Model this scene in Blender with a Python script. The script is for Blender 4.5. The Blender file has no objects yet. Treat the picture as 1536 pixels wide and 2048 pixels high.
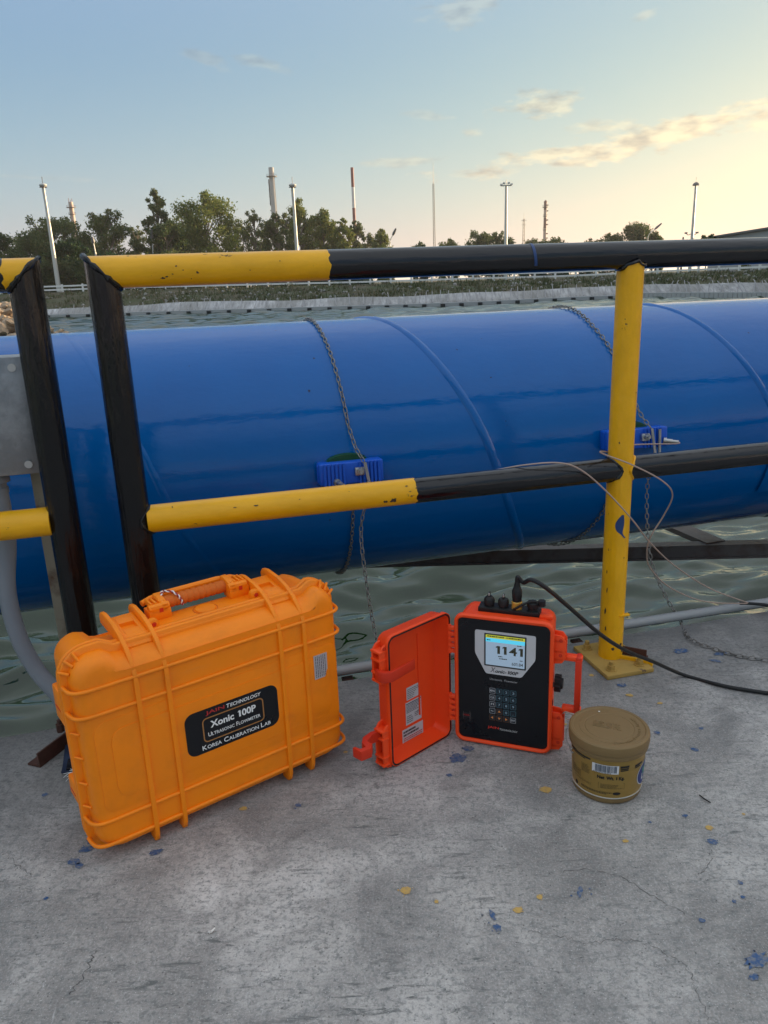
import bpy, bmesh, math, random
import numpy as np
from mathutils import Vector, Matrix, noise as mnoise

random.seed(7); rng = np.random.default_rng(7)
SC = bpy.context.scene
COL = SC.collection
PI = math.pi

# ------------------------------------------------------------------ camera
FPX, HZ, ROLL = 1538.0, 462.0, math.radians(2.2)
_th = math.atan(HZ / FPX)
_fw = np.array([0, math.cos(_th), -math.sin(_th)]); _up0 = np.array([0, math.sin(_th), math.cos(_th)]); _rt0 = np.array([1., 0, 0])
_rt = math.cos(ROLL) * _rt0 - math.sin(ROLL) * _up0 * -1 * -1
_upv = math.cos(ROLL) * _up0 + math.sin(ROLL) * _rt0
CAMP = np.array([0, 0, 1.0])
cam = bpy.data.cameras.new('camera'); camo = bpy.data.objects.new('camera', cam); COL.objects.link(camo)
cam.sensor_fit = 'VERTICAL'; cam.sensor_height = 36.0; cam.lens = FPX / 2048 * 36.0
cam.clip_start = 0.02; cam.clip_end = 12000
_m = Matrix.Identity(4)
for i in range(3):
    _m[i][0] = _rt[i]; _m[i][1] = _upv[i]; _m[i][2] = -_fw[i]; _m[i][3] = CAMP[i]
camo.matrix_world = _m
SC.camera = camo

# ------------------------------------------------------------------ light
SUN_AZ, SUN_EL = math.radians(63), math.radians(4.6)      # azimuth to the right of +Y
HAZE = .00035
SKY_STRENGTH, SUN_STRENGTH, EXPOSURE = 0.15, 5.0, 1.36
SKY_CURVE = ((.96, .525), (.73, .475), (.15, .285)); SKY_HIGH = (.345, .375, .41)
SC.view_settings.view_transform = 'Standard'; SC.view_settings.look = 'None'
SC.view_settings.exposure = EXPOSURE; SC.view_settings.gamma = 1.0; SC.view_settings.use_curve_mapping = False
sun = bpy.data.lights.new('sun', 'SUN'); suno = bpy.data.objects.new('sun', sun); COL.objects.link(suno)
sun.energy = SUN_STRENGTH; sun.angle = math.radians(0.6); sun.color = (1.0, 0.74, 0.45)
sdir = Vector((math.sin(SUN_AZ) * math.cos(SUN_EL), math.cos(SUN_AZ) * math.cos(SUN_EL), math.sin(SUN_EL)))
suno.rotation_euler = sdir.to_track_quat('Z', 'Y').to_euler()
suno.location = (20, 20, 30)

world = bpy.data.worlds.new('World'); SC.world = world; world.use_nodes = True
WT = world.node_tree; WN = WT.nodes; WL = WT.links
WN.clear()

# ------------------------------------------------------------------ pixel <-> place helpers (photo pixels -> points of the place)
def RAY(x, y):
    c = np.array([(x - 768) / FPX, -(y - 1024) / FPX, 1.0])
    d = c[0] * _rt + c[1] * _upv + c[2] * _fw
    return d / np.linalg.norm(d)
def ONZ(x, y, z=0.0):
    d = RAY(x, y); return CAMP + d * ((z - 1.0) / d[2])
def AT(x, y, Y):
    d = RAY(x, y); return CAMP + d * (Y / d[1])
def frame(x, y, a):
    return np.array([x, y, 0.]), np.array([math.cos(a), math.sin(a), 0]), np.array([-math.sin(a), math.cos(a), 0])
def ONV(fr, x, y, off=0.):
    O, ex, ey = fr; d = RAY(x, y); t = ((O + ey * off - CAMP) @ ey) / (d @ ey); P = CAMP + d * t - O
    return np.array([P @ ex, P @ ey, P[2]])
YAW = .2515
DR = np.array([math.cos(YAW), math.sin(YAW), 0]); NR = np.array([-DR[1], DR[0], 0])
def ONP(x, y, perp):                                     # plane parallel to the railing, perp metres away
    d = RAY(x, y); t = (perp - CAMP @ NR) / (d @ NR); return CAMP + d * t
def UP(u, perp, z): return DR * u + NR * perp + np.array([0, 0, z])

# ------------------------------------------------------------------ world sky
def wn(t, **k):
    n = WN.new(t)
    for a, b in k.items(): setattr(n, a, b)
    return n
def wmath(op, a, b=None, c=None, clamp=False):
    n = WN.new('ShaderNodeMath'); n.operation = op; n.use_clamp = clamp
    for i, v in enumerate((a, b, c)):
        if v is None: continue
        if isinstance(v, (int, float)): n.inputs[i].default_value = v
        else: WL.new(v, n.inputs[i])
    return n.outputs[0]
def wmix(f, a, b):
    n = WN.new('ShaderNodeMix'); n.data_type = 'RGBA'
    for s, v in ((0, f), (6, a), (7, b)):
        if hasattr(v, 'is_linked'): WL.new(v, n.inputs[s])
        else: n.inputs[s].default_value = v if s == 0 else (*v, 1)
    return n.outputs[2]
sky = wn('ShaderNodeTexSky', sky_type='NISHITA', sun_disc=False, sun_elevation=SUN_EL, sun_rotation=SUN_AZ,
         air_density=1.0, dust_density=1.2, ozone_density=1.0, altitude=0)
tc = wn('ShaderNodeTexCoord'); sep = wn('ShaderNodeSeparateXYZ'); WL.new(tc.outputs['Generated'], sep.inputs[0])
az = wmath('ARCTAN2', sep.outputs[0], sep.outputs[1])
el = wmath('ARCSINE', sep.outputs[2])
def azel(x, y):
    d = RAY(x, y); return math.atan2(d[0], d[1]), math.asin(d[2])
nz = wn('ShaderNodeTexNoise'); nz.inputs['Scale'].default_value = 1.0; nz.inputs['Detail'].default_value = 7; nz.inputs['Roughness'].default_value = .62
mp = wn('ShaderNodeCombineXYZ'); WL.new(wmath('MULTIPLY', az, 16), mp.inputs[0]); WL.new(wmath('MULTIPLY', el, 46), mp.inputs[1]); WL.new(mp.outputs[0], nz.inputs['Vector'])
cl = None
#        cx,  cy, half length, half height, tilt (photo slope), strength
CLOUDS = [(1285, 278, 470, 29, -.23, 1.0), (1085, 208, 100, 28, -.12, 1.0), (1225, 255, 80, 16, -.05, .7), (935, 265, 38, 14, 0, .7), (820, 322, 110, 11, -.10, .55),
          (930, 20, 110, 36, -.25, .62), (413, 120, 48, 14, .35, .55), (530, 130, 50, 16, .25, .6), (865, 232, 70, 10, .12, .4), (1285, 33, 32, 13, -.3, .6), (60, 355, 130, 8, .06, .25)]
for (cx, cy, hl, hh, tl, st) in CLOUDS:
    a0, e0 = azel(cx, cy); a1, e1 = azel(cx + hl, cy + tl * hl); a2, e2 = azel(cx, cy - hh)
    ax, ex = a1 - a0, e1 - e0; L = math.hypot(ax, ex); ax /= L; ex /= L; Hh = math.hypot(a2 - a0, e2 - e0)
    da = wmath('SUBTRACT', az, a0); de = wmath('SUBTRACT', el, e0)
    s = wmath('DIVIDE', wmath('ADD', wmath('MULTIPLY', da, ax), wmath('MULTIPLY', de, ex)), L)
    t = wmath('DIVIDE', wmath('SUBTRACT', wmath('MULTIPLY', de, ax), wmath('MULTIPLY', da, ex)), Hh)
    r = wmath('SQRT', wmath('ADD', wmath('MULTIPLY', s, s), wmath('MULTIPLY', t, t)))
    m = wmath('MULTIPLY', wmath('MULTIPLY', wmath('ADD', wmath('SUBTRACT', 1.0, r), wmath('MULTIPLY', wmath('SUBTRACT', nz.outputs[0], .50), 3.6)), 1.9, clamp=True), st)
    cl = m if cl is None else wmath('MAXIMUM', cl, m)
# a second noise gives the clouds their lit tops and grey bellies
nz2 = wn('ShaderNodeTexNoise'); nz2.inputs['Scale'].default_value = 2.1; nz2.inputs['Detail'].default_value = 5
WL.new(mp.outputs[0], nz2.inputs['Vector'])
def vmul(c, k):
    n = wn('ShaderNodeMix', data_type='RGBA', blend_type='MULTIPLY'); n.inputs[0].default_value = 1
    WL.new(c, n.inputs[6]); n.inputs[7].default_value = (*k, 1); return n.outputs[2]
# evening haze: softer contrast between the sun's side and the rest, evening out to one pale blue overhead
srgb = wn('ShaderNodeSeparateColor'); WL.new(vmul(sky.outputs[0], (SKY_STRENGTH,) * 3), srgb.inputs[0])
crgb = wn('ShaderNodeCombineColor')
for i, (p, k) in enumerate(SKY_CURVE): WL.new(wmath('MULTIPLY', wmath('POWER', srgb.outputs[i], p), k / SKY_STRENGTH), crgb.inputs[i])
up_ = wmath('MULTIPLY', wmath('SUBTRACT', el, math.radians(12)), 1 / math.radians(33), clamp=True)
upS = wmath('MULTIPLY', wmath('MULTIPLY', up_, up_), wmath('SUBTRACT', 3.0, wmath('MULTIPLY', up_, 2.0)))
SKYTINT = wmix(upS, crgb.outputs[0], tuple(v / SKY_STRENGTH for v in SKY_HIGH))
bright = wn('ShaderNodeMix', data_type='RGBA', blend_type='MULTIPLY'); bright.inputs[0].default_value = 1
WL.new(SKYTINT, bright.inputs[6]); bright.inputs[7].default_value = (1.55, 1.22, .98, 1)
grey = wn('ShaderNodeMix', data_type='RGBA', blend_type='MULTIPLY'); grey.inputs[0].default_value = 1
WL.new(SKYTINT, grey.inputs[6]); grey.inputs[7].default_value = (.86, .72, .68, 1)
ccol = wmix(wmath('MULTIPLY', wmath('SUBTRACT', nz2.outputs[0], .32), 3.6, clamp=True), grey.outputs[2], bright.outputs[2])
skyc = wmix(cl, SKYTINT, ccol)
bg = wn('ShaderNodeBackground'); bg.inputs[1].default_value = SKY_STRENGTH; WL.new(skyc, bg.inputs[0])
wo = wn('ShaderNodeOutputWorld'); WL.new(bg.outputs[0], wo.inputs[0])

# ------------------------------------------------------------------ node helper for materials
class Mat:
    def __init__(s, name, color=(.5, .5, .5), rough=.5, metal=0., coat=0., spec=.5, trans=0.):
        s.m = bpy.data.materials.new(name); s.m.use_nodes = True
        s.N = s.m.node_tree.nodes; s.L = s.m.node_tree.links
        s.b = s.N['Principled BSDF']; s.set('Base Color', (*color, 1)); s.set('Roughness', rough); s.set('Metallic', metal)
        s.set('Coat Weight', coat); s.set('Coat Roughness', .08); s.set('Specular IOR Level', spec)
        if trans: s.set('Transmission Weight', trans)
        s.tc = None
    def set(s, k, v):
        if hasattr(v, 'is_linked'): s.L.new(v, s.b.inputs[k])
        else: s.b.inputs[k].default_value = v
    def co(s, scale=(1, 1, 1), rot=(0, 0, 0)):
        if s.tc is None: s.tc = s.N.new('ShaderNodeTexCoord')
        mp = s.N.new('ShaderNodeMapping'); s.L.new(s.tc.outputs['Object'], mp.inputs[0])
        mp.inputs['Scale'].default_value = scale; mp.inputs['Rotation'].default_value = rot
        return mp.outputs[0]
    def noise(s, scale, detail=4, rough=.55, vec=None, dist=0.):
        n = s.N.new('ShaderNodeTexNoise'); n.inputs['Scale'].default_value = scale; n.inputs['Detail'].default_value = detail
        n.inputs['Roughness'].default_value = rough; n.inputs['Distortion'].default_value = dist
        s.L.new(vec if vec is not None else s.co(), n.inputs['Vector']); return n.outputs[0]
    def vor(s, scale, vec=None, feature='F1', out=0):
        n = s.N.new('ShaderNodeTexVoronoi'); n.feature = feature; n.inputs['Scale'].default_value = scale
        s.L.new(vec if vec is not None else s.co(), n.inputs['Vector']); return n.outputs[out]
    def ramp(s, f, stops):
        n = s.N.new('ShaderNodeValToRGB'); s.L.new(f, n.inputs[0]); e = n.color_ramp.elements
        while len(e) < len(stops): e.new(.5)
        for i, (p, c) in enumerate(stops):
            e[i].position = p; e[i].color = (c, c, c, 1) if isinstance(c, (int, float)) else (*c, 1)
        return n.outputs[0]
    def mix(s, f, a, b, mode='MIX'):
        n = s.N.new('ShaderNodeMix'); n.data_type = 'RGBA'; n.blend_type = mode
        for k, v in ((0, f), (6, a), (7, b)):
            if hasattr(v, 'is_linked'): s.L.new(v, n.inputs[k])
            else: n.inputs[k].default_value = v if k == 0 else (*v, 1)
        return n.outputs[2]
    def math(s, op, a, b=None, clamp=False):
        n = s.N.new('ShaderNodeMath'); n.operation = op; n.use_clamp = clamp
        for i, v in enumerate((a, b)):
            if v is None: continue
            if hasattr(v, 'is_linked'): s.L.new(v, n.inputs[i])
            else: n.inputs[i].default_value = v
        return n.outputs[0]
    def bump(s, h, strength=.3, dist=.01, prev=None):
        n = s.N.new('ShaderNodeBump'); n.inputs['Strength'].default_value = strength; n.inputs['Distance'].default_value = dist
        s.L.new(h, n.inputs['Height'])
        if prev is not None: s.L.new(prev, n.inputs['Normal'])
        s.L.new(n.outputs[0], s.b.inputs['Normal']); return n.outputs[0]

def plastic(name, c, rough=.42, tone_amt=.25, scale=30, bump=.06):  # one strength for the dirty patches, scratches and grime
    m = Mat(name, c, rough)
    d = m.noise(9, 5, .6); g = m.noise(scale * 8, 3, .6)
    dk = tuple(x * .62 + .01 for x in c)
    col = m.mix(m.math('MULTIPLY', m.ramp(d, [(.50, 0.), (.78, 1.)]), tone_amt), c, dk)
    sc = m.noise(6, 6, .7, m.co((1, 1, 7), (.3, .2, .6)))
    col = m.mix(m.math('MULTIPLY', m.ramp(sc, [(.62, 0.), (.72, 1.)]), tone_amt * .6), col, tuple(min(1, x * .8 + .04) for x in c))
    gr = m.noise(3.2, 6, .7); col = m.mix(m.math('MULTIPLY', m.ramp(gr, [(.56, 0.), (.70, 1.)]), tone_amt), col, tuple(x * .45 + .03 for x in c))
    m.set('Base Color', col)
    m.set('Roughness', m.ramp(d, [(.2, rough - .08), (.8, rough + .14)]))
    m.set('Specular IOR Level', .32); m.bump(g, bump, .002); return m.m

def paint(name, c, rough=.3, coat=.3, chip=None, streak=(1, 1, 1), bump=.25, bscale=60, chipamt=.66):
    m = Mat(name, c, rough, coat=coat)
    n1 = m.noise(14, 5, .6, m.co(streak)); n2 = m.noise(bscale, 4, .6, m.co(streak))
    col = m.mix(m.ramp(n1, [(.35, 0.), (.8, .55)]), c, tuple(x * .6 for x in c))
    if chip is not None:
        ch = m.noise(26, 6, .72, m.co(streak))
        col = m.mix(m.ramp(ch, [(chipamt, 0.), (chipamt + .02, 1.)]), col, chip)
        m.set('Roughness', m.ramp(ch, [(chipamt, rough), (chipamt + .03, .7)]))
    m.set('Base Color', col); m.set('Specular IOR Level', .5 if rough < .095 else .35); n3 = m.noise(bscale * .22, 3, .5, m.co(streak)); m.bump(m.math('ADD', m.math('MULTIPLY', n2, .5), m.math('MULTIPLY', n3, 1.6)), bump, .006); return m.m

def rusty(name, c=(.17, .15, .13), r1=(.10, .035, .015), r2=(.045, .018, .012), rough=.7, amt=.45, scale=12, metal=0.):
    m = Mat(name, c, rough, metal)
    n1 = m.noise(scale, 6, .65); n2 = m.noise(scale * 5, 4, .6)
    rc = m.mix(n2, r1, r2); m.set('Base Color', m.mix(m.ramp(n1, [(amt, 0.), (amt + .15, 1.)]), c, rc))
    m.bump(n2, .4, .003); return m.m

M = {}
M['orange'] = plastic('orange_plastic', (.95, .245, .003), .42, .5)
M['orange_dark'] = plastic('orange_rubber', (.62, .13, .008), .6, .3)
M['red'] = plastic('orange_red_plastic', (.90, .072, .012), .40, .25)
M['red_dark'] = plastic('red_latch_plastic', (.62, .034, .010), .42, .2)
M['black_rubber'] = plastic('black_rubber', (.012, .012, .013), .5, .1)
M['panel_black'] = plastic('black_panel_film', (.006, .007, .010), .28, .05, bump=.02)
M['white_bezel'] = plastic('silver_bezel_film', (.55, .55, .57), .4, .05, bump=.02)
M['sticker'] = plastic('white_sticker_paper', (.50, .50, .51), .5, .15, bump=.02)
M['silver_sticker'] = Mat('silver_sticker', (.55, .55, .57), .35, metal=.5).m
M['print_black'] = Mat('black_print', (.010, .010, .011), .5).m
M['print_grey'] = Mat('grey_print', (.10, .10, .11), .5).m
M['print_white'] = Mat('white_print', (.78, .78, .78), .5).m
M['print_red'] = Mat('red_print', (.42, .02, .02), .5).m
M['print_bronze'] = Mat('bronze_print', (.36, .16, .045), .4).m
M['print_teal'] = Mat('teal_print', (.045, .13, .17), .5).m
M['print_orange'] = Mat('orange_print', (.75, .27, .06), .5).m
M['key_dark'] = Mat('key_film', (.008, .014, .024), .35).m
def emis(name, c, e):
    m = Mat(name, tuple(x * .3 for x in c), .25); m.set('Emission Color', (*c, 1)); m.set('Emission Strength', e); return m.m
M['lcd'] = emis('lcd_screen', (.38, .52, .68), .20)
M['lcd_yellow'] = emis('lcd_yellow_strip', (.48, .50, .04), .30)
M['lcd_cyan'] = emis('lcd_cyan_strip', (.08, .50, .70), .40)
M['lcd_ink'] = Mat('lcd_ink', (.05, .048, .025), .4).m
M['lcd_frame'] = Mat('lcd_frame', (.03, .035, .035), .35).m
M['tub'] = plastic('gold_brown_tub_plastic', (.20, .13, .055), .45, .3)
M['tub_label'] = Mat('gold_tub_label', (.31, .195, .048), .36, metal=.3).m
M['yellow'] = paint('yellow_rail_paint', (.84, .42, .004), .36, .1, chip=(.07, .045, .02), streak=(.6, 1.2, 1.2), bump=.3, bscale=70, chipamt=.655)
M['yellow_post'] = paint('yellow_post_paint', (.86, .43, .004), .38, .1, chip=(.14, .07, .02), streak=(1.2, 1.2, .7), bump=.45, bscale=90, chipamt=.665)
M['yellow_plate'] = paint('faded_yellow_plate_paint', (.42, .27, .07), .6, 0., chip=(.14, .09, .05), bump=.4, bscale=60, chipamt=.64)
M['black'] = paint('black_rail_paint', (.005, .0055, .008), .09, .0, streak=(.25, 1.6, 1.6), bump=.35, bscale=60)
M['black_post'] = paint('black_post_paint', (.005, .005, .006), .10, .0, chip=(.035, .018, .010), streak=(2.2, 2.2, .22), bump=.8, bscale=75, chipamt=.78)
M['blue_mark'] = Mat('blue_paint_mark', (.010, .045, .16), .4).m
M['galv'] = rusty('galvanised_sheet', (.30, .31, .32), (.24, .25, .26), (.20, .21, .22), .42, .40, 14, .55)
M['conduit'] = plastic('grey_conduit_plastic', (.20, .22, .25), .5, .15)
M['strut'] = rusty('rusty_painted_strut', (.26, .23, .17), (.13, .055, .022), (.06, .022, .012), .7, .50, 9)
M['rust'] = rusty('rusty_steel', (.075, .035, .024), (.10, .030, .016), (.03, .012, .009), .75, .4, 14)
M['beam'] = rusty('weathered_steel_beam', (.13, .105, .098), (.12, .065, .048), (.06, .045, .04), .55, .48, 10)
M['epipe'] = rusty('grey_edge_pipe', (.30, .31, .32), (.16, .055, .03), (.30, .22, .06), .55, .63, 6)
M['steel'] = Mat('zinc_plated_steel', (.46, .46, .45), .34, metal=.9).m
M['chain'] = Mat('chain_steel', (.22, .21, .20), .45, metal=.7).m
M['coax'] = Mat('tan_coax_sheath', (.40, .29, .24), .5).m
M['cable'] = plastic('black_cable_sheath', (.012, .012, .013), .38, .1, bump=.03)
M['tr_blue'] = plastic('blue_transducer_plastic', (.010, .10, .56), .35, .1)
M['gel'] = plastic('green_coupling_pad', (.012, .07, .03), .3, .2)
M['gold_ring'] = Mat('brass_ring', (.55, .30, .05), .4, metal=.3).m

# ------------------------------------------------------------------ mesh helpers
class MB:
    def __init__(s): s.v = []; s.f = []; s.mi = []
    def add(s, vs, fs, mi=0):
        o = len(s.v); s.v.extend([tuple(map(float, v)) for v in vs]); s.f.extend([tuple(i + o for i in f) for f in fs]); s.mi.extend([mi] * len(fs)); return s
    def bm(s, bm, mi=0, mat=None):
        if mat is not None: bmesh.ops.transform(bm, matrix=mat, verts=bm.verts)
        bm.verts.index_update(); s.add([v.co[:] for v in bm.verts], [[v.index for v in f.verts] for f in bm.faces], mi); bm.free(); return s
    def box(s, c, d, bev=0., seg=2, rot=None, mi=0):
        b = bmesh.new(); bmesh.ops.create_cube(b, size=1)
        bmesh.ops.scale(b, vec=d, verts=b.verts)
        if bev: bmesh.ops.bevel(b, geom=list(b.edges), offset=bev, segments=seg, affect='EDGES', profile=.5)
        m = Matrix.Translation(c) @ (rot.to_4x4() if rot is not None else Matrix.Identity(4))
        return s.bm(b, mi, m)
    def cyl(s, p0, p1, r0, r1=None, n=16, cap=True, mi=0):
        r1 = r0 if r1 is None else r1
        return s.tube([p0, p1], [r0, r1], n, cap, mi)
    def tube(s, pts, r, n=8, cap=True, mi=0, up=None):
        pts = [Vector(p) for p in pts]; k = len(pts); r = [r] * k if isinstance(r, (int, float)) else r
        vs = []; fs = []; prev = None
        for i, p in enumerate(pts):
            t = (pts[min(i + 1, k - 1)] - pts[max(i - 1, 0)]).normalized()
            if prev is None:
                a = Vector(up) if up else (Vector((0, 0, 1)) if abs(t.z) < .9 else Vector((1, 0, 0)))
                x = (a - t * a.dot(t)).normalized()
            else: x = (prev - t * prev.dot(t)).normalized()
            prev = x; y = t.cross(x)
            for j in range(n):
                an = 2 * PI * j / n; vs.append(p + (x * math.cos(an) + y * math.sin(an)) * r[i])
        for i in range(k - 1):
            for j in range(n):
                a = i * n + j; b = i * n + (j + 1) % n; fs.append((a, b, b + n, a + n))
        if cap: fs.append(tuple(range(n))[::-1]); fs.append(tuple(range((k - 1) * n, k * n)))
        return s.add(vs, fs, mi)
    def loft(s, rings, closed=True, cap0=True, cap1=True, mi=0):
        n = len(rings[0]); vs = [p for r in rings for p in r]; fs = []
        for i in range(len(rings) - 1):
            for j in range(n if closed else n - 1):
                a = i * n + j; b = i * n + (j + 1) % n; fs.append((a, b, b + n, a + n))
        if cap0: fs.append(tuple(range(n))[::-1])
        if cap1: fs.append(tuple(range((len(rings) - 1) * n, len(rings) * n)))
        return s.add(vs, fs, mi)
    def lathe(s, prof, n=48, c=(0, 0, 0), mi=0):
        rings = [[(c[0] + r * math.cos(2 * PI * j / n), c[1] + r * math.sin(2 * PI * j / n), c[2] + z) for j in range(n)] for r, z in prof]
        return s.loft(rings, True, True, True, mi)
    def prism(s, poly, fn, t0, t1, mi=0):                # poly in 2D, fn(x, y, t) -> 3D
        n = len(poly); vs = [fn(x, y, t0) for x, y in poly] + [fn(x, y, t1) for x, y in poly]
        fs = [tuple(range(n))[::-1], tuple(range(n, 2 * n))] + [(i, (i + 1) % n, n + (i + 1) % n, n + i) for i in range(n)]
        return s.add(vs, fs, mi)
    def build(s, name, mat, parent=None, smooth=True, ang=35, loc=None, kind=None):
        me = bpy.data.meshes.new(name); me.from_pydata(s.v, [], s.f)
        mats = mat if isinstance(mat, (list, tuple)) else [mat]
        for m in mats: me.materials.append(m)
        if len(mats) > 1: me.polygons.foreach_set('material_index', s.mi)
        b = bmesh.new(); b.from_mesh(me); bmesh.ops.recalc_face_normals(b, faces=b.faces); b.to_mesh(me); b.free()
        if smooth:
            me.polygons.foreach_set('use_smooth', [True] * len(me.polygons)); me.set_sharp_from_angle(angle=math.radians(ang))
        me.update()
        o = bpy.data.objects.new(name, me); COL.objects.link(o)
        if parent is not None: o.parent = parent
        if loc is not None: o.location = loc
        if kind: o['kind'] = kind
        return o
    def shift(s, d): s.v = [(x - d[0], y - d[1], z - d[2]) for x, y, z in s.v]; return s

def tag(o, label, cat, group=None, kind=None):
    o['label'] = label; o['category'] = cat
    if group: o['group'] = group
    if kind: o['kind'] = kind
    return o
def thing(name, label, cat, loc=(0, 0, 0), rz=0., group=None):
    o = bpy.data.objects.new(name, None); COL.objects.link(o); o.location = loc; o.rotation_euler = (0, 0, rz); o.empty_display_size = .1
    return tag(o, label, cat, group)
def struct(o, label=None):
    o['kind'] = 'structure'
    if label: o['label'] = label
    return o
def rrect(w, h, r, cx=0., cz=0., n=6, sub=1):
    pts = []; r = min(r, w / 2 - 1e-4, h / 2 - 1e-4)
    cor = [(w / 2 - r, h / 2 - r, 0), (-w / 2 + r, h / 2 - r, 90), (-w / 2 + r, -h / 2 + r, 180), (w / 2 - r, -h / 2 + r, 270)]
    for k, (x, y, a) in enumerate(cor):
        arc = [(cx + x + r * math.cos(math.radians(a + 90 * i / n)), cz + y + r * math.sin(math.radians(a + 90 * i / n))) for i in range(n + 1)]
        pts += arc
        nx, ny, na = cor[(k + 1) % 4]
        q = (cx + nx + r * math.cos(math.radians(na)), cz + ny + r * math.sin(math.radians(na)))
        for i in range(1, sub): f = i / sub; pts.append((arc[-1][0] * (1 - f) + q[0] * f, arc[-1][1] * (1 - f) + q[1] * f))
    return pts
def ngon2(c, r, n=24, sx=1., sy=1.): return [(c[0] + r * sx * math.cos(2 * PI * i / n), c[1] + r * sy * math.sin(2 * PI * i / n)) for i in range(n)]
def smooth_path(P, n=8):                                  # Catmull-Rom
    P = [np.array(p, float) for p in P]; out = []
    for i in range(len(P) - 1):
        p0 = P[max(i - 1, 0)]; p1 = P[i]; p2 = P[i + 1]; p3 = P[min(i + 2, len(P) - 1)]
        for k in range(n):
            t = k / n; out.append(.5 * ((2 * p1) + (-p0 + p2) * t + (2 * p0 - 5 * p1 + 4 * p2 - p3) * t * t + (-p0 + 3 * p1 - 3 * p2 + p3) * t ** 3))
    out.append(P[-1]); return out
# text -> flat mesh (x, y)
def text2d(txt, size, bold=0., shear=0., spacing=1.):
    if '1' in txt:                                         # a 1 with a flag, as printed
        V = []; Fc = []; x = 0.; w1 = .13 + 2 * bold
        for part in __import__('re').findall('1|[^1]+', txt):
            if part == '1':
                P = [(.03, .50), (.03, .60), (.15, .69), (.20 + w1 - .13, .69), (.20 + w1 - .13, 0), (.20 - .13, 0), (.20 - .13, .535)]
                P = [((.16 + px) if 0 else px, py) for px, py in [(.0, .50), (.0, .59), (.10, .69), (.10 + w1, .69), (.10 + w1, 0), (.10, 0), (.10, .55)]]
                v = [(px + shear * py, py) for px, py in P]; v = [(a * size, b * size) for a, b in v]; f = [tuple(range(7))[::-1]]; x0, adv = 0., (.10 + w1 + .12) * size * spacing
            else:
                v, f = text2d(part, size, bold, shear, spacing); x0 = min(p[0] for p in v); adv = (max(p[0] for p in v) - x0) + .09 * size * spacing
            o = len(V); V += [(p[0] - x0 + x, p[1]) for p in v]; Fc += [tuple(i + o for i in q) for q in f]; x += adv
        return V, Fc
    cu = bpy.data.curves.new('t', 'FONT'); cu.body = txt; cu.size = size; cu.shear = shear; cu.offset = bold * size; cu.space_character = spacing; cu.resolution_u = 3
    o = bpy.data.objects.new('t', cu); COL.objects.link(o)
    bpy.context.view_layer.update()
    me = o.evaluated_get(bpy.context.evaluated_depsgraph_get()).to_mesh()
    v = [(p.co.x, p.co.y) for p in me.vertices]; f = [tuple(p.vertices) for p in me.polygons]
    COL.objects.unlink(o); bpy.data.objects.remove(o); bpy.data.curves.remove(cu)
    return v, f
def runs2d(runs, gap=.0):                                 # [(text, size, bold, shear)] set one after another
    V = []; Fc = []; x = 0.
    for (t, sz, bo, sh) in runs:
        if t == ' ': x += sz * .30; continue
        v, f = text2d(t, sz, bo, sh)
        x0 = min(p[0] for p in v); x1 = max(p[0] for p in v); o = len(V)
        V += [(p[0] - x0 + x, p[1]) for p in v]; Fc += [tuple(i + o for i in q) for q in f]; x += (x1 - x0) + gap * sz
    return V, Fc
def place2d(vf, cx, cy, fn, width=None, height=None, center=True):
    v, f = vf; a = np.array(v); lo = a.min(0); hi = a.max(0)
    s = 1.
    sx = sy = 1.
    if width: sx = width / (hi[0] - lo[0]); sy = sx
    if height: sy = height / (hi[1] - lo[1]); sx = sx if width else sy
    c = (lo + hi) / 2 if center else lo
    a = (a - c) * [sx, sy] + [cx, cy]
    mb = MB(); mb.add([fn(x, y) for x, y in a], f); return mb
def smallcaps(txt, size, bold=0., shear=0., ratio=.78):
    runs = []
    for k, w in enumerate(txt.split(' ')):
        if k: runs.append((' ', size, 0, 0))
        runs.append((w[0], size, bold, shear)); runs.append((w[1:].upper(), size * ratio, bold, shear))
    return runs2d(runs, .06)

# ------------------------------------------------------------------ water
WZ = -0.80
def axis_steps(lo, a, b, hi, fine, growth):
    out = list(np.arange(a, b, fine)); st = fine; x = out[-1]
    while x < hi: st *= growth; x += st; out.append(x)
    st = fine; x = out[0]; neg = []
    while x > lo: st *= growth; x -= st; neg.append(x)
    return np.array(neg[::-1] + out)
us = axis_steps(-5000, -2.4, 3.6, 5000, .022, 1.09); vs_ = axis_steps(-60, 1.6, 7.0, 5000, .022, 1.07)
vs_ = np.concatenate([vs_[vs_ < 27], np.arange(27, 72, .24), vs_[vs_ > 73]]); us = np.concatenate([us[us < -36], np.arange(-36, -3.5, .28), us[(us > -3.4) & (us < 4.6)], np.arange(4.7, 38, .28), us[us > 39]])
U, V = np.meshgrid(us, vs_)
fade = np.exp(-np.maximum(V - 5.0, 0) / 4.0) * np.exp(-np.maximum(np.abs(U - .6) - 2.6, 0) / 2.5)
Hh = np.zeros_like(U)
wr = np.random.default_rng(3)
for _ in range(72):
    lam = .085 * (9.5 ** (wr.random() ** 1.25)); a = wr.normal(1.54, .17 + .22 * (lam > .35)); k = 2 * PI / lam; ph = wr.uniform(0, 6.28)
    warp = .07 * np.sin(U * wr.uniform(1.2, 2.6) + ph) + .05 * np.sin(V * 2.1 - ph + U * .8)
    Hh += .0112 * lam ** 1.06 * np.sin(k * (U * math.cos(a) + V * math.sin(a) + warp) + ph) * (1 + .7 * np.sin(U * wr.uniform(1.5, 5) + V * wr.uniform(-2, 2) + ph * 3))
Hh = Hh * fade
ff = np.clip((V - 22) / 8, 0, 1) * np.clip((80 - V) / 8, 0, 1) * np.clip((40 - np.abs(U)) / 4, 0, 1)
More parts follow.
